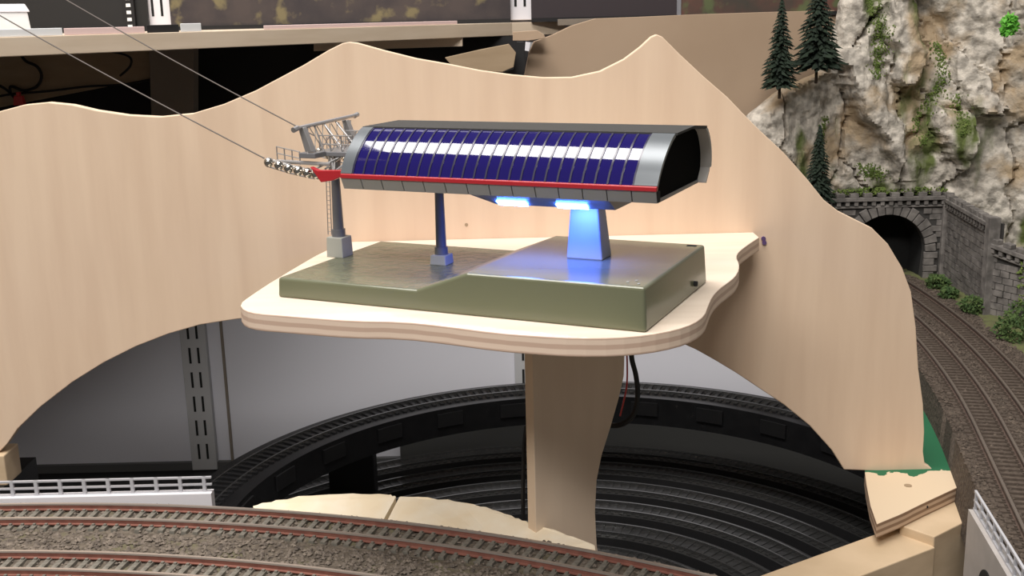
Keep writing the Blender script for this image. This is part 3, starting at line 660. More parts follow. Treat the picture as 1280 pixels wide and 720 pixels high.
def track(org, label, rails, frames, sl_frames, mid, sl_mtl, group):
    t = thing('railway_track', org, label, 'model track', group)
    for q in rails:
        m = MB(); rail_mesh(m, q, frames); m.build('rail', ['rust', 'railhead'] if sl_mtl == 'sleeper' else ['rustdark', 'railheaddark'], t)
    s0 = sleeper_mesh(t, sl_mtl); fix_local(s0, t); pl = []
    for (o, n) in sl_frames:
        pl.append((o[0] + n[0] * mid - org[0], o[1] + n[1] * mid - org[1], ZR - org[2], math.atan2(n[1], n[0])))
    s0.location = tuple(c * S for c in pl[0][:3]); s0.rotation_euler = (0, 0, pl[0][3])
    copies(s0, 'sleeper', t, pl[1:])
for (rails, lab) in (((72.78, 71.06), 'curved rusty track nearest the cream foam and white railing'), ((67.45, 65.73), 'curved rusty track along the bottom edge of the picture')):
    mid = sum(rails) / 2; da = math.degrees(0.62 / mid); n = int(56 / da)
    track((FC[0], FC[1] + mid, ZR - 0.62), lab, rails, fcirc(52, 110, 110), [fcirc(53 + da * k, 54 + da * k, 1)[0] for k in range(n)], mid, 'sleeper', 'pair of curved tracks along the front')
m = MB(); m.sweep([(72.3, -45.5), (73.0, -45.5), (73.0, ZB - 1.3), (72.3, ZB - 1.3)], fcirc(50, 128, 80)); m.sweep([(60.5, ZB - 1.3), (73.0, ZB - 1.3), (73.0, ZB - 0.6), (60.5, ZB - 0.6)], fcirc(50, 112, 60))
tag(m.build('trackbed_light_screen', 'black'), 'dark curved screen added under the front ballast bed to block light', 'support')  # curved black wall added to keep light out from below the track
# ballast bed with loose stones
def bed_profile(r0, r1): return [(r0, ZB - 1.2), (r1 + 0.5, ZB - 4.5), (r1 + 0.35, ZB - 0.5), (r1, ZB - 0.06), (r0, ZB)]
rows = []
m = MB(); na = 420; nr = 60; r_in, r_out = 60.5, 73.75
for i in range(na + 1):
    a = math.radians(50 + 62 * i / na)
    for k in range(nr + 1):
        r = r_in + (r_out - r_in) * k / nr
        x = FC[0] + r * math.cos(a); y = FC[1] + r * math.sin(a)
        z = ZB - 0.05 + 0.10 * noise.noise((x * 1.3, y * 1.3, 0)) + 0.07 * noise.noise((x * 4, y * 4, 3)) 
        if k == nr: z -= 0.25; 
        m.v.append((x, y, z))
for i in range(na):
    for k in range(nr):
        b = i * (nr + 1) + k; m.f.append((b, b + 1, b + nr + 2, b + nr + 1)); m.m.append(0)
b0 = len(m.v)
for i in range(na + 1):
    a = math.radians(50 + 62 * i / na); r = r_out + 0.12 + 0.1 * noise.noise((i * 0.5, 0, 0))
    m.v.append((FC[0] + r * math.cos(a), FC[1] + r * math.sin(a), ZB - 3.5))
for i in range(na): m.f.append((i * (nr + 1) + nr, b0 + i, b0 + i + 1, (i + 1) * (nr + 1) + nr)); m.m.append(0)
bed = m.build('ballast_bed', 'ballast', smooth=True, angle=80); tag(bed, 'weathered grey brown ballast bed under the two front tracks', 'ballast', kind='stuff')
OCT = [(1, 0, 0), (-1, 0, 0), (0, 1, 0), (0, -1, 0), (0, 0, 1), (0, 0, -1)]
OF = [(0, 2, 4), (2, 1, 4), (1, 3, 4), (3, 0, 4), (2, 0, 5), (1, 2, 5), (3, 1, 5), (0, 3, 5)]
def stones(n, fn, mtl, name, label, lo=0.06, hi=0.16):
    m = MB()
    for _ in range(n):
        x, y, z = fn(); s_ = random.uniform(lo, hi); a = random.uniform(0, 6.28); ca, sa = math.cos(a), math.sin(a)
        q = []
        for (ax, ay, az_) in OCT:
            ax *= random.uniform(0.7, 1.2); ay *= random.uniform(0.7, 1.2); az_ *= random.uniform(0.5, 0.9)
            q.append((x + (ax * ca - ay * sa) * s_, y + (ax * sa + ay * ca) * s_, z + az_ * s_))
        m.add(q, OF)
    tag(m.build(name, mtl), label, 'ballast', kind='stuff')
def fst():
    while True:
        a = math.radians(random.uniform(52, 108)); r = random.uniform(61, 73.9)
        x = FC[0] + r * math.cos(a); y = FC[1] + r * math.sin(a)
        if r > 71.06 - 0.9 and r < 72.78 + 0.3 and random.random() < 0.75: continue
        if r > 65.73 - 0.4 and r < 67.45 + 0.3 and random.random() < 0.75: continue
        return x, y, ZB - 0.02 + (-0.15 if r > 73.6 else 0.03 * random.random())
stones(15000, fst, 'stone', 'ballast_stones', 'loose grey brown stones scattered between the front tracks')

# white railing on a low wall, far side of the track
VD = 56.0
zt = ond(130, 617, VD).z; ztop = ond(130, 598.5, VD).z
x0 = ond(-160, 617, VD).x; x1 = ond(266, 617, VD).x
V0 = thing('white_viaduct_railing', ((x0 + x1) / 2, VD, zt - 4), 'white viaduct parapet with pale grey railing beside the front track', 'railing')
m = MB(); m.box(x0, x1, VD - 0.3, VD + 0.3, zt - 4, zt); m.build('parapet_wall', 'white', V0, bevel=0.03)
hR = ztop - zt
for f0, f1 in ((0.88, 1.0), (0.42, 0.54), (0.0, 0.08)):
    m = MB(); m.box(x0, x1, VD - 0.07, VD + 0.05, zt + hR * f0, zt + hR * f1); m.build('rail', 'railing', V0)
pst = None; pl = []
x = ond(15.6, 610, VD).x; dxp = (ond(256, 610, VD).x - x) / 8
for k in range(-5, 9): pl.append((x + dxp * k - (x0 + x1) / 2, -0.02, 4.0, 0))
m = MB(); m.box(-0.09, 0.09, -0.08, 0.08, 0, hR); pst = m.build('post', 'railing', V0); fix_local(pst, V0)
pst.location = tuple(c * S for c in pl[0][:3]); copies(pst, 'post', V0, pl[1:])

# cream foam pieces between the ballast edge and the drop
def foam(back, front, lab):
    B = [onz(px, py, ZR - 0.35) for px, py in back]; Fp = [onz(px, py, ZR - 0.35) for px, py in front]
    P_ = [(p.x, p.y) for p in B] + [(p.x, p.y) for p in reversed(Fp)]
    A = [(x + 0.05 * random.uniform(-1, 1), y + 0.05 * random.uniform(-1, 1), ZR - 2.4) for x, y in P_]
    T = [(x, y, ZR - 0.35 - (0.75 if i >= len(B) else 0.04 * random.random())) for i, (x, y) in enumerate(P_)]
    m = MB(); m.loft(A, T); return tag(m.build('foam_board', 'foam', bevel=0.1), lab, 'foam board', 'cream foam pieces behind the front track')
def rough(P_, n=5, amp=0.9):
    out = []
    for i in range(len(P_) - 1):
        for k in range(n):
            t_ = k / n; out.append((P_[i][0] + (P_[i + 1][0] - P_[i][0]) * t_, P_[i][1] + (P_[i + 1][1] - P_[i][1]) * t_ + random.uniform(-amp, amp) * (1 if k else 0)))
    return out + [P_[-1]]
foam(rough([(316, 631.5), (345, 624.5), (380, 619.5), (430, 617), (484, 617.5), (495, 620)]), [(330, 645), (400, 650), (466, 655)], 'cream foam board piece with a split edge, behind the front track')
foam(rough([(499, 619.5), (560, 623), (600, 631), (640, 643), (662, 652), (700, 663), (744, 679.5)]), [(471, 655), (560, 670), (640, 684), (720, 700), (748, 700)], 'cream foam board piece reaching to the foot of the plywood post')

# ================================================================== right-hand tracks
RC = (-109.5, 95.0); RM = 141.6; PH0 = math.asin((62 - 95) / RM); PH1 = math.asin((112 - 95) / RM)
def rframe(s_):            # s from the tunnel towards the camera
    L1 = RM * (PH1 - PH0)
    if s_ <= L1:
        ph = PH1 - s_ / RM; return (RC, (math.cos(ph), math.sin(ph)))
    e = s_ - L1; n = (math.cos(PH0), math.sin(PH0)); o = (RC[0] + math.sin(PH0) * e, RC[1] - math.cos(PH0) * e); return (o, n)
SMAX = 88.0
S0 = 7.3
rfr = [rframe(S0 + (SMAX - S0) * i / 90) for i in range(91)]
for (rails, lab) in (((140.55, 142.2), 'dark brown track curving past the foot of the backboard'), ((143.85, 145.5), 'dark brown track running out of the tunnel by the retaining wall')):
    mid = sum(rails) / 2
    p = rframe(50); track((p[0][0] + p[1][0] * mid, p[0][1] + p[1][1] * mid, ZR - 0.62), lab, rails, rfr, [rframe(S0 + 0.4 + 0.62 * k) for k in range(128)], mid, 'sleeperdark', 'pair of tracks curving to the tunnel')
m = MB(); na, nr = 200, 26; q0, q1 = 139.3, 147.6
for i in range(na + 1):
    o, n = rframe(S0 + (SMAX - S0) * i / na)
    qa = q0 + 0.085 * max(0.0, S0 + (SMAX - S0) * i / na - 60.5)
    for k in range(nr + 1):
        q = qa + (q1 - qa) * k / nr; x = o[0] + n[0] * q; y = o[1] + n[1] * q
        z = ZB - 0.03 + 0.06 * noise.noise((x * 1.5, y * 1.5, 5)) + 0.05 * noise.noise((x * 4, y * 4, 9))
        m.v.append((x, y, z))
for i in range(na):
    for k in range(nr):
        b = i * (nr + 1) + k; m.f.append((b, b + nr + 1, b + nr + 2, b + 1)); m.m.append(0)
b0 = len(m.v)
for i in range(na + 1):
    o, n = rframe(S0 + (SMAX - S0) * i / na); q = q0 - 0.25 + 0.085 * max(0.0, S0 + (SMAX - S0) * i / na - 60.5); m.v.append((o[0] + n[0] * q, o[1] + n[1] * q, ZB - 3.6))
for i in range(na): m.f.append((i * (nr + 1), b0 + i, b0 + i + 1, (i + 1) * (nr + 1))); m.m.append(0)
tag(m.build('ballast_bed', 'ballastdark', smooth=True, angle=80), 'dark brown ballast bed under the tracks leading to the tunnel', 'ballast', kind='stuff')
def rst():
    while True:
        ss = random.uniform(10, SMAX - 2); o, n = rframe(ss); q = random.uniform(139.3 + 0.085 * max(0.0, ss - 60.5), 147.4)
        if (140.3 < q < 142.5 or 143.6 < q < 145.8) and random.random() < 0.8: continue
        return o[0] + n[0] * q, o[1] + n[1] * q, ZB
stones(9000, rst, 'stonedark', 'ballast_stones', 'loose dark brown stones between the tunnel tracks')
# turf strip between track and retaining wall, widening towards the camera
m = MB(); na, nr = 120, 24
for i in range(na + 1):
    o, n = rframe(6 + (SMAX - 6) * i / na)
    for k in range(nr + 1):
        q = 146.9 + 14 * k / nr; x = o[0] + n[0] * q; y = o[1] + n[1] * q
        z = ZB - 0.1 + 0.16 * k ** 0.5 * 0.6 + 0.25 * noise.noise((x * 0.7, y * 0.7, 2)) + 0.1 * noise.noise((x * 3, y * 3, 2))
        m.v.append((x, y, z))
for i in range(na):
    for k in range(nr): b = i * (nr + 1) + k; m.f.append((b, b + nr + 1, b + nr + 2, b + 1)); m.m.append(0)
tag(m.build('turf_bank', 'turf', smooth=True, angle=80), 'mossy brown turf strip along the foot of the retaining wall', 'turf', kind='stuff')

# viaduct wall with railing beside that track
t = thing('viaduct_wall', (23, 47, -40), 'pale viaduct wall with arched openings and white railing beside the dark track', 'viaduct')
zw = ZR - 0.9
def vframe(s_):
    o, n = rframe(s_); k = 0.085 * max(0.0, s_ - 60.5); return ((o[0] + n[0] * k, o[1] + n[1] * k), n)
vf = [vframe(s_) for s_ in (60.5, 62, 64, 66, 68, 70, 72, 74, 76, 80, 84, 88)]
# wall face built as a strip with arched recesses: solid wall, dark arch niches and arch rings
m = MB(); m.sweep([(138.7, -40), (139.3, -40), (139.3, zw), (138.7, zw)], vf); wl = m.build('wall_slab', 'viaduct', t)
for sc_ in (64.7, 69.0, 73.3, 77.6, 81.9):
    pts = []
    for k in range(15):
        a = math.pi * k / 14; pts.append((math.cos(a) * 1.35, zw - 2.7 + math.sin(a) * 1.35))
    pts += [(-1.35, -39.9), (1.35, -39.9)]
    A = []; B = []
    for (ds, z) in pts:
        o, n = vframe(sc_ + ds); A.append((o[0] + n[0] * 138.64, o[1] + n[1] * 138.64, z)); B.append((o[0] + n[0] * 138.9, o[1] + n[1] * 138.9, z))
    m = MB(); m.loft(A, B); m.build('arch_opening', 'slot', wl)
for z0, z1 in ((0.0, 0.12), (0.48, 0.58), (0.95, 1.07)):
    m = MB(); m.sweep([(138.92, zw + z0), (139.04, zw + z0), (139.04, zw + z1), (138.92, zw + z1)], vf); m.build('rail', 'railing', t)
m = MB(); m.box(-0.07, 0.07, -0.07, 0.07, 0, 1.05); ps = m.build('post', 'railing', t); fix_local(ps, t); pl = []
for k in range(23):
    o, n = vframe(60.7 + 1.15 * k); pl.append((o[0] + n[0] * 138.98 - 23, o[1] + n[1] * 138.98 - 47, zw + 40, math.atan2(n[1], n[0])))
ps.location = tuple(c * S for c in pl[0][:3]); ps.rotation_euler = (0, 0, pl[0][3]); copies(ps, 'post', t, pl[1:])

# plywood foot piece with green paint and the lumber below it
ZF = ond(1100, 587.5, BD).z
fp = [(1081, 590), (1083, 606), (1088, 632), (1096, 655), (1125, 643), (1160, 626), (1214, 601), (1208, 588), (1200, 574), (1190, 545), (1176, 515), (1160, 482), (1110, 482), (1085, 540)]
pp = [onz(px, py, ZF) for px, py in fp]
gm = mat('bare_ply_with_green_paint', (0.80, 0.62, 0.42), rough=0.7); M['footply'] = gm
nt = gm.node_tree; N = nt.nodes; L = nt.links
g = N.new('ShaderNodeNewGeometry'); sp = N.new('ShaderNodeSeparateXYZ'); L.new(g.outputs['Position'], sp.inputs[0])
nz = N.new('ShaderNodeTexNoise'); nz.inputs['Scale'].default_value = 75; nz.inputs['Detail'].default_value = 3; L.new(g.outputs['Position'], nz.inputs['Vector'])
ma = N.new('ShaderNodeMath'); ma.operation = 'MULTIPLY_ADD'; ma.inputs[1].default_value = 0.03; L.new(nz.outputs['Fac'], ma.inputs[0]); L.new(sp.outputs['Y'], ma.inputs[2])
ml = N.new('ShaderNodeMath'); ml.operation = 'GREATER_THAN'; ml.inputs[1].default_value = (BD + 1.2) * S; L.new(ma.outputs[0], ml.inputs[0])
mx = N.new('ShaderNodeMix'); mx.data_type = 'RGBA'; mx.inputs['A'].default_value = (0.68, 0.54, 0.38, 1); mx.inputs['B'].default_value = (0.015, 0.13, 0.055, 1)
L.new(ml.outputs[0], mx.inputs['Factor']); L.new(mx.outputs['Result'], N['Principled BSDF'].inputs['Base Color'])
m = MB(); m.loft([(p.x, p.y, ZF - 0.85) for p in pp], [(p.x, p.y, ZF - 0.01) for p in pp], 0, 1)
ft = m.build('plywood_footing', ['footply', 'footedge'], bevel=0.04); tag(ft, 'plywood footing under the backboard with ragged green paint', 'footing')
p = onz(1135, 607, ZF); m = MB(); m.tube([(p.x, p.y, ZF - 0.02), (p.x, p.y, ZF + 0.02)], 0.22, 12); m.build('screw_hole', 'brownwood', ft)
p = onl(1158.5, 633.5, (pp[3].x, pp[3].y), (pp[6].x, pp[6].y)); m = MB(); m.tube([(p.x, p.y - 0.04, p.z), (p.x, p.y + 0.05, p.z)], 0.08, 8); m.build('nail_hole', 'slot', ft)
z1 = ZF - 0.86; z2 = z1 - 0.55
ub = [onz(px, py, z1) for px, py in [(1125, 656), (1168, 671), (1219.5, 645), (1222, 620), (1190, 600), (1120, 630)]]
lb = [onz(px, py, z2) for px, py in [(1060, 740 + 20), (1110, 716), (1169, 684), (1126, 656), (1040, 687), (930, 732), (880, 752)]]
m = MB(); m.prism([(p.x, p.y) for p in ub], z1 - 4.2, z1 - 0.005); tag(m.build('lumber_block', 'lumber', bevel=0.06), 'short raised lumber block directly under the plywood footing', 'lumber')
# the long beam: a straight timber seen along its top
d1 = (lb[3] - lb[4]); d1.z = 0; d1.normalize(); n1 = Vector((d1.y, -d1.x, 0)); e0 = Vector((lb[3].x, lb[3].y, 0)); 
wb = abs((Vector((lb[2].x, lb[2].y, 0)) - e0).dot(n1)); s0_ = (Vector((lb[2].x, lb[2].y, 0)) - e0).dot(d1)
A = e0; B = e0 - d1 * 34; C_ = B + n1 * wb; D_ = e0 + n1 * wb + d1 * s0_
m = MB(); m.prism([(A.x, A.y), (B.x, B.y), (C_.x, C_.y), (D_.x, D_.y)], z2 - 4.0, z2); tag(m.build('lumber_beam', 'lumber', bevel=0.06), 'long pine beam running toward the bottom edge under the footing', 'lumber')

# ================================================================== tunnel portal and retaining wall
PD = 101.5
ztop_w = ond(1100, 246, PD).z; cx = ond(1109, 300, PD).x; zc = ond(1111, 268, PD).z; Ra = 3.55; zsp = zc - Ra
t = thing('tunnel_portal', (cx, PD, ZB), 'grey stone tunnel portal with arched mouth below the rock', 'tunnel portal')
xl, xr = cx - 7.5, ond(1181, 300, PD).x
arc = [(cx + Ra * math.cos(math.pi * k / 20), zsp + Ra * math.sin(math.pi * k / 20)) for k in range(21)]
left = [(cx - Ra, zsp), (cx - Ra * 0.93, ZB - 1)]; right = [(cx + Ra * 0.93, ZB - 1), (cx + Ra, zsp)]
outl = [(xl, ZB - 1), (xl, ztop_w), (xr, ztop_w), (xr, ZB - 1)] + right + arc[1:-1] + left
m = MB(); m.loft([(x, PD, z) for x, z in outl], [(x, PD + 0.8, z) for x, z in outl]); pw = m.build('wall_face', 'joint', t)
# lining of the bore
m = MB(); bor = [(cx + Ra * 0.93, ZB - 1), (cx + Ra, zsp)] + arc[1:-1] + [(cx - Ra, zsp), (cx - Ra * 0.93, ZB - 1)]
n_ = len(bor); 
for i in range(n_ - 1):
    (xa, za), (xb, zb) = bor[i], bor[i + 1]; m.add([(xa, PD + 0.8, za), (xb, PD + 0.8, zb), (xb, PD + 4.0, zb), (xa, PD + 4.0, za)], [(0, 1, 2, 3)])
m.add([(x, PD + 3.95, z) for x, z in bor], [tuple(range(n_))]); m.build('bore_lining', 'tunnel', t)
for k in range(17):           # arch stones
    a0 = math.pi * (k + 0.06) / 17; a1 = math.pi * (k + 0.94) / 17; ro = Ra + 0.95 + (0.18 if k % 2 else 0)
    q = [(cx + r * math.cos(a), zsp + r * math.sin(a)) for r, a in ((Ra, a0), (ro, a0), (ro, a1), (Ra, a1))]
    m = MB(); m.loft([(x, PD - 0.22, z) for x, z in q], [(x, PD + 0.1, z) for x, z in q]); m.build('arch_stone', 'stonewall', t, bevel=0.04)
for s_ in (-1, 1):
    for k in range(4):
        z0 = ZB + (zsp - ZB) * k / 4; z1_ = ZB + (zsp - ZB) * (k + 0.92) / 4; w_ = 0.95 + (0.3 if k % 2 else 0)
        m = MB(); xa = cx + s_ * Ra * 0.97; m.box(min(xa, xa + s_ * w_), max(xa, xa + s_ * w_), PD - 0.22, PD + 0.1, z0, z1_); m.build('jamb_stone', 'stonewall', t, bevel=0.04)
def wall_blocks(A, B, zb, ztfun, name, par, hole=None):
    """small squared stones proud of the mortar, joined as one part"""
    m = MB(); A = Vector(A); B = Vector(B); Lw = (B - A).length; d = (B - A) / Lw; n = Vector((d.y, -d.x)); z = zb; row = 0
    while True:
        h = 0.55
        x = -0.5 * (row % 2) * 0.9; any_ = False
        while x < Lw:
            w_ = random.uniform(0.75, 1.25); xa, xb = max(x, 0) + 0.04, min(x + w_, Lw) - 0.04; x += w_
            if xb - xa < 0.15 or z + h > ztfun((xa + xb) / 2): continue
            any_ = True; c = A + d * ((xa + xb) / 2)
            if hole and hole(c.x, z + h / 2): continue
            o = random.uniform(0.05, 0.14); q = []
            for zz in (z + 0.03, z + h - 0.03):
                for (s_, e) in ((xa, o), (xb, o), (xb, -0.05), (xa, -0.05)): pz = A + d * s_ + n * e; q.append((pz.x, pz.y, zz))
            m.hexa(q)
        z += h; row += 1
        if not any_ and row > 4 or row > 60: break
    o = m.build(name, 'stonewall', par); o['kind'] = 'stuff'; return o
def in_arch(x, z): 
    return (math.hypot(x - cx, z - zsp) < Ra + 1.2 and z > zsp - 0.3) or (abs(x - cx) < Ra + 1.2 and z <= zsp)
wall_blocks((xl, PD), (xr, PD), ZB, lambda s_: ztop_w - 0.9, 'wall_stones', t, in_arch)
def coping(A, B, za, zb, par, crenel=True):
    A = Vector(A); B = Vector(B); Lw = (B - A).length; d = (B - A) / Lw; n = Vector((d.y, -d.x))
    def bar(s0, s1, e0, e1, h0, h1, nm, mt_):
        q = []
        for hh in (h0, h1):
            for (s_, e) in ((s0, e1), (s1, e1), (s1, -e0), (s0, -e0)):
                pz = A + d * s_ + n * e; q.append((pz.x, pz.y, za + (zb - za) * s_ / Lw + hh))
        m = MB(); m.hexa(q); return m.build(nm, mt_, par, bevel=0.04)
    bar(0, Lw, 0.8, 0.45, -0.35, 0.0, 'coping', 'stonewall'); bar(0, Lw, 0.8, 0.25, -1.0, -0.82, 'string_course', 'stonewall')
    k = 0.2
    while k < Lw - 0.4: bar(k, k + 0.38, 0.1, 0.36, -0.78, -0.38, 'corbel', 'stonewall'); k += 0.8
    if crenel:
        k = 0.1
        while k < Lw - 0.7: bar(k, k + 0.75, 0.35, 0.3, 0.0, 0.38, 'parapet_stone', 'stonewall'); k += 1.25
coping((xl, PD), (xr, PD), ztop_w, ztop_w, t)
# wing wall, stepping down towards the camera
W0 = Vector((xr, PD)); b1 = onz(1222, 392, ZB); b2 = onz(1277, 412, ZB); dirw = Vector((b1.x - xr, b1.y - PD))
W1 = Vector((b1.x + 0.7, b1.y)); W2 = Vector((W1.x + 2.9, W1.y - 6.0))
zA = ztop_w; 
def wing(A, B, za, zb, lab, piers):
    t = thing('retaining_wall', ((A.x + B.x) / 2, (A.y + B.y) / 2, ZB), lab, 'retaining wall', 'stone retaining walls by the tunnel')
    d = (B - A).normalized(); n = Vector((d.y, -d.x)) * -1.0
    L = (B - A).length
    q = [(A.x, A.y), (B.x, B.y), (B.x + n.x * 0.9, B.y + n.y * 0.9), (A.x + n.x * 0.9, A.y + n.y * 0.9)]
    m = MB(); m.hexa([(x, y, ZB - 1) for x, y in q] + [(q[0][0], q[0][1], za - 0.05), (q[1][0], q[1][1], zb - 0.05), (q[2][0], q[2][1], zb - 0.05), (q[3][0], q[3][1], za - 0.05)]); m.build('wall_face', 'joint', t)
    wall_blocks(tuple(A), tuple(B), ZB, lambda s_: za + (zb - za) * s_ / L - 0.9, 'wall_stones', t)
    coping(tuple(A), tuple(B), za, zb, t)
    for e in piers:
        c = A + (B - A) * e; m = MB(); m.box(c.x - 0.45, c.x + 0.45, c.y - 0.45, c.y + 0.45, ZB - 0.5, za + (zb - za) * e + 0.5); m.build('pier', 'stonewall', t, bevel=0.06)
z_w1a = ond(1181, 247, PD).z; z_w1b = onl(1226, 270, tuple(W0), tuple(W1)).z
wing(W0, W1, z_w1a, z_w1b, 'tall stone wing wall adjoining the tunnel portal', (0.0, 1.0))
z2a = onl(1228, 300, tuple(W1), tuple(W2)).z; z2b = onl(1270, 322, tuple(W1), tuple(W2)).z
wing(W1, W2, z2a, z2b, 'lower stone retaining wall with bushes at its foot', (1.0,))

# ================================================================== rock face
SIL = [(p.z, p.x) for p in (ond(px, py, 99.5) for px, py in ((905, 330), (915, 240), (926, 185), (934, 153), (955, 136), (975, 120), (1000, 107), (1030, 96), (1046, 84), (1053, 58), (1062, 28), (1068, 0), (1076, -60), (1085, -120)))]
def sil(z):               # left outline of the rock as x at height z
    for i in range(len(SIL) - 1):
        if SIL[i][0] <= z <= SIL[i + 1][0]:
            k = (z - SIL[i][0]) / (SIL[i + 1][0] - SIL[i][0]); return SIL[i][1] + k * (SIL[i + 1][1] - SIL[i][1])
    return SIL[0][1] if z < SIL[0][0] else SIL[-1][1]
random.seed(21)
seeds = [(random.uniform(16, 78), random.uniform(-21, 11), random.uniform(-1.5, 1.7), random.uniform(-0.42, 0.42), random.uniform(-0.22, 0.36)) for _ in range(74)]
def rock_d(x, z):
    wx = x + 0.9 * noise.noise((x * 0.4, z * 0.4, 1)) + 0.3 * noise.noise((x * 1.5, z * 1.5, 2)) + 0.12 * z; wz = z + 0.9 * noise.noise((x * 0.4, z * 0.4, 8)) + 0.3 * noise.noise((x * 1.5, z * 1.5, 6))
    d1 = d2 = 1e9; i1 = i2 = 0
    for i, s_ in enumerate(seeds):
        d = (wx - s_[0]) ** 2 + (wz - s_[1]) ** 2 * 0.32
        if d < d1: d2, i2 = d1, i1; d1, i1 = d, i
        elif d < d2: d2, i2 = d, i
    edge = math.sqrt(d2) - math.sqrt(d1)
    hh = [seeds[i][2] + seeds[i][3] * (wx - seeds[i][0]) + seeds[i][4] * (wz - seeds[i][1]) * 0.8 for i in (i1, i2)]
    k = min(1.0, edge / 0.65); k = 0.5 + 0.5 * k * k * (3 - 2 * k); h = hh[0] * k + hh[1] * (1 - k)
    h = max(-2.2, min(2.3, h))
    crack = -1.1 * max(0.0, 1 - edge / 0.4) if (i1 * 7 + i2 * 3) % 3 else 0.0
    fine = 0.32 * noise.fractal((x * 1.1, z * 0.8, 4), 0.9, 2.1, 6) + 0.12 * abs(noise.noise((x * 2.6, z * 1.8, 7)))
    return h + crack + fine
def wing_d(x):
    pts = [(xl - 20, PD), (xr, PD), tuple(W1), tuple(W2), (W2.x + 12, W2.y - 10)]
    for (a_, da), (b_, db) in zip(pts, pts[1:]):
        if a_ <= x <= b_: return da + (db - da) * (x - a_) / (b_ - a_)
    return PD
def wing_top(x): return ztop_w + 0.2 if x <= W1.x + 0.6 else (z2a + 0.3 if x < W2.x + 0.6 else -99)
def tan_d(x): return TA[1] + (TB[1] - TA[1]) * (x - TA[0]) / (TB[0] - TA[0])
def rock_depth(x, z, xa):
    base_d = 101.6 - max(0.0, x - 38) * 0.42 - max(0.0, 30 - x) * 0.15 + (z + 10) * 0.09           # the face swings forward beside the retaining wall
    if z < -14: base_d += (-14 - z) * 0.15
    e = max(0.0, min(1.0, (x - xa) / 1.6)); edge_back = (1 - math.sqrt(max(0, 1 - (1 - e) ** 2))) * 1.6
    dd = base_d - rock_d(x, z) * (0.35 + 0.65 * e) + edge_back
    if z < wing_top(x): dd = max(dd, wing_d(x) + 1.5)
    elif z < wing_top(x) + 1.2: dd = max(dd, wing_d(x) + 0.2)
    return min(dd, 105.9, tan_d(x) - 0.3)
m = MB(); NXr, NZr = 250, 170; zlo, zhi = -25.0, 7.5; keep = []
for j in range(NZr + 1):
    z = zlo + (zhi - zlo) * j / NZr; xa = sil(z) + 0.3 * noise.noise((z * 1.2, 3, 3))
    for i in range(NXr + 1):
        x = 18 + 58 * (i / NXr) ** 1.35; keep.append(x >= xa); x = max(x, xa)
        m.v.append((x, rock_depth(x, z, xa), z))
for j in range(NZr):
    for i in range(NXr):
        b = j * (NXr + 1) + i; q = (b, b + 1, b + NXr + 2, b + NXr + 1)
        vx, _, vz = m.v[b]
        if (vz < zsp + Ra + 0.9 and abs(vx - cx) < Ra + 1.2) or (vz < -18.5 and 26 < vx < cx): continue   # open at the tunnel mouths
        if any(keep[k] for k in q): m.f.append(q); m.m.append(0)
rm = mat('weathered_plaster_rock', (0.33, 0.30, 0.26), (0.68, 0.62, 0.54), rough=0.95, scale=130, bump=0.9, bscale=210, detail=8, lo=0.38, hi=0.62, c3=(0.44, 0.335, 0.22), scale3=20, t3=0.58); M['rock'] = rm
nt = rm.node_tree; N = nt.nodes; L = nt.links; Pn = N['Principled BSDF']; src = Pn.inputs['Base Color'].links[0].from_socket
tc = N.new('ShaderNodeTexCoord'); mp = N.new('ShaderNodeMapping'); mp.inputs['Scale'].default_value = (1.6, 1.0, 0.55); L.new(tc.outputs['Object'], mp.inputs[0])
nm = N.new('ShaderNodeTexNoise'); nm.inputs['Scale'].default_value = 17; nm.inputs['Detail'].default_value = 6; L.new(mp.outputs[0], nm.inputs['Vector'])
cr = N.new('ShaderNodeValToRGB'); cr.color_ramp.elements[0].position = 0.545; cr.color_ramp.elements[1].position = 0.63; L.new(nm.outputs['Fac'], cr.inputs[0])
mx = N.new('ShaderNodeMix'); mx.data_type = 'RGBA'; mx.inputs['B'].default_value = (0.10, 0.125, 0.035, 1); L.new(cr.outputs[0], mx.inputs['Factor']); L.new(src, mx.inputs['A']); L.new(mx.outputs['Result'], Pn.inputs['Base Color'])
tag(m.build('rock_mountain', 'rock', smooth=True, angle=32), 'craggy grey and ochre rock mountain with moss above the tunnel', 'rock')
def tuft_patch(c, ru, rz2, n, mtl, name, lab, size=(0.25, 0.5), cat='scatter', flat=0.5):
    m = MB()
    for _ in range(n):
        a = random.uniform(0, 6.28); r = math.sqrt(random.random()); b = random.uniform(-1, 1)
        p = Vector((c[0] + ru * r * math.cos(a) * math.sqrt(1 - b * b * 0.6), c[1] + flat * ru * r * math.sin(a), c[2] + rz2 * b * (1 - 0.3 * r)))
        s_ = random.uniform(*size); d = Vector((random.uniform(-1, 1), random.uniform(-1, 0.4), random.uniform(-0.3, 1))).normalized(); e = d.orthogonal().normalized(); g_ = d.cross(e)
        m.add([p + e * s_ * 0.5, p - e * s_ * 0.3 + g_ * s_ * 0.4, p - e * s_ * 0.3 - g_ * s_ * 0.4, p + d * s_], [(0, 1, 2), (0, 3, 1), (1, 3, 2), (2, 3, 0)])
    return tag(m.build(name, mtl), lab, cat, kind='stuff')
p = ond(1258, 33, 94); tuft_patch((p.x, 93.6, p.z), 0.75, 0.95, 130, 'greenleaf', 'green_scatter', 'bright green leafy patch near the top of the rock')
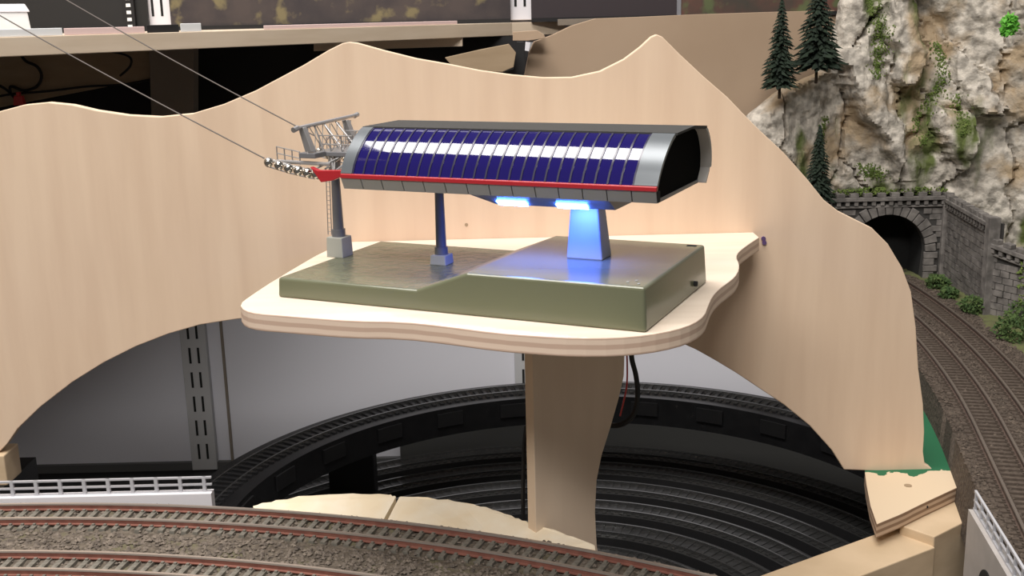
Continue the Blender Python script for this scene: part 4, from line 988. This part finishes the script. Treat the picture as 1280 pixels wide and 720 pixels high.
def moss_streak(path, wd, n, lab):
    m = MB(); pts = [ond(px, py, 99) for px, py in path]
    for _ in range(n):
        k = random.uniform(0, len(pts) - 1.001); i = int(k); p = pts[i].lerp(pts[i + 1], k - i); x = p.x + random.gauss(0, wd); z = p.z + random.uniform(-0.2, 0.2)
        p = Vector((x, rock_depth(x, z, sil(z)) - 0.03, z)); s_ = random.uniform(0.12, 0.26); d = Vector((random.uniform(-1, 1), random.uniform(-1, 0), random.uniform(-0.5, 0.8))).normalized(); e = d.orthogonal().normalized(); g_ = d.cross(e)
        m.add([p + e * s_ * 0.5, p - e * s_ * 0.3 + g_ * s_ * 0.4, p - e * s_ * 0.3 - g_ * s_ * 0.4, p + d * s_ * 0.7], [(0, 1, 2), (0, 3, 1), (1, 3, 2), (2, 3, 0)])
    tag(m.build('moss', 'ivy', smooth=True), lab, 'moss', kind='stuff')
moss_streak([(1108, -5), (1114, 25), (1118, 45), (1113, 70), (1109, 100)], 0.42, 800, 'long green moss streak high on the rock beside the conifers')
moss_streak([(1190, 55), (1194, 80), (1192, 110), (1178, 130), (1166, 155), (1168, 185)], 0.3, 620, 'green moss following a crack in the middle of the rock')
moss_streak([(1205, 120), (1208, 145), (1205, 170)], 0.3, 220, 'small moss patch beside the rock crack')
moss_streak([(1045, 150), (1040, 175), (1034, 190)], 0.2, 160, 'thin moss line above the lone conifer')
moss_streak([(1100, 212), (1105, 222), (1112, 230)], 0.6, 260, 'pale moss patch on the rock just above the portal parapet')
# bushes along the wall foot
for (px, py, r, lab) in ((1172, 352, 0.95, 'low green bush beside the tunnel mouth'), (1186, 364, 0.7, 'small bush between tunnel mouth and round bush'), (1216, 382, 1.05, 'rounded dark green bush against the wing wall'), (1268, 416, 1.5, 'large light green bush at the retaining wall end'), (1283, 400, 1.6, 'tall grass clump at the wall end by the picture edge')):
    p = onz(px, py + 8, ZB); tuft_patch((p.x, p.y, ZB + r * 0.55), r * 1.15, r * 0.75, 320, 'bush', 'bush', lab, (0.16, 0.36), 'bush', 0.8)
p = onl(1275, 345, tuple(W1), tuple(W2 + (W2 - W1)))
tuft_patch((p.x + 0.6, p.y - 0.3, p.z), 0.8, 3.6, 420, 'ivy', 'ivy', 'pale green moss hanging beside the retaining wall end', (0.16, 0.34), 'ivy')
for px, py, wd in ((1080, 240, 3.0), (1150, 238, 3.0)):
    p = ond(px, py, PD + 0.4); tuft_patch((p.x, PD + 0.5, p.z), wd, 0.4, 240, 'ivy', 'moss', 'moss on the parapet %s' % ('near the lone conifer' if px < 1100 else 'above the tunnel mouth'), (0.12, 0.26), 'moss', 0.2)

# conifers
def conifer(px, pyt, pyb, d, spread, lab, trunk=1.0):
    b = ond(px, pyb, d); tp = ond(px, pyt, d); H = tp.z - b.z
    t = thing('conifer', (b.x, d, b.z), lab, 'tree', 'small dark conifers on the rock')
    m = MB(); m.tube([(b.x, d, b.z - 0.3), (b.x, d, b.z + H * 0.5), (b.x, d, tp.z - 0.1)], [0.14, 0.1, 0.02], 7); m.build('trunk', 'trunk', t)
    m = MB(); n = 26
    for k in range(n):
        f = k / (n - 1); zc_ = b.z + trunk + (H - trunk) * f; R = spread * (1 - f) ** 0.85 * random.uniform(0.82, 1.1) + 0.06
        nb = int(15 - 7 * f)
        for j in range(nb):
            a = 2 * math.pi * (j + random.random()) / nb; r = R * random.uniform(0.75, 1.1); ca, sa = math.cos(a), math.sin(a)
            for q in range(5):
                f0 = q / 5; x = b.x + ca * r * f0; y = d + sa * r * f0; z = zc_ - 0.28 * r * f0 ** 1.4
                L_ = r * 0.34 + 0.1; aa = a + random.uniform(-0.7, 0.7); w_ = 0.10 + 0.08 * r
                e = (x + math.cos(aa) * L_, y + math.sin(aa) * L_, z - 0.10 - 0.12 * random.random())
                px_, py_ = -math.sin(aa) * w_, math.cos(aa) * w_
                m.add([(x + px_, y + py_, z), (x - px_, y - py_, z), (x, y, z + w_ * 1.1), e], [(0, 1, 3), (1, 2, 3), (2, 0, 3), (0, 2, 1)])
    m.tube([(b.x, d, tp.z - 0.5), (b.x, d, tp.z)], [0.08, 0.01], 5)
    f_ = m.build('foliage', 'needle', t); f_['kind'] = 'stuff'
random.seed(3)
conifer(974, -2, 119, 98.6, 1.55, 'slim dark conifer standing farthest from the rock against the tan board', 1.0)
conifer(1020, -34, 100, 98.8, 2.2, 'taller wide dark conifer standing right beside the rock edge', 1.3)
conifer(1021, 158, 262, 96.5, 1.45, 'dark conifer below the rock above the backboard slope', 0.5)
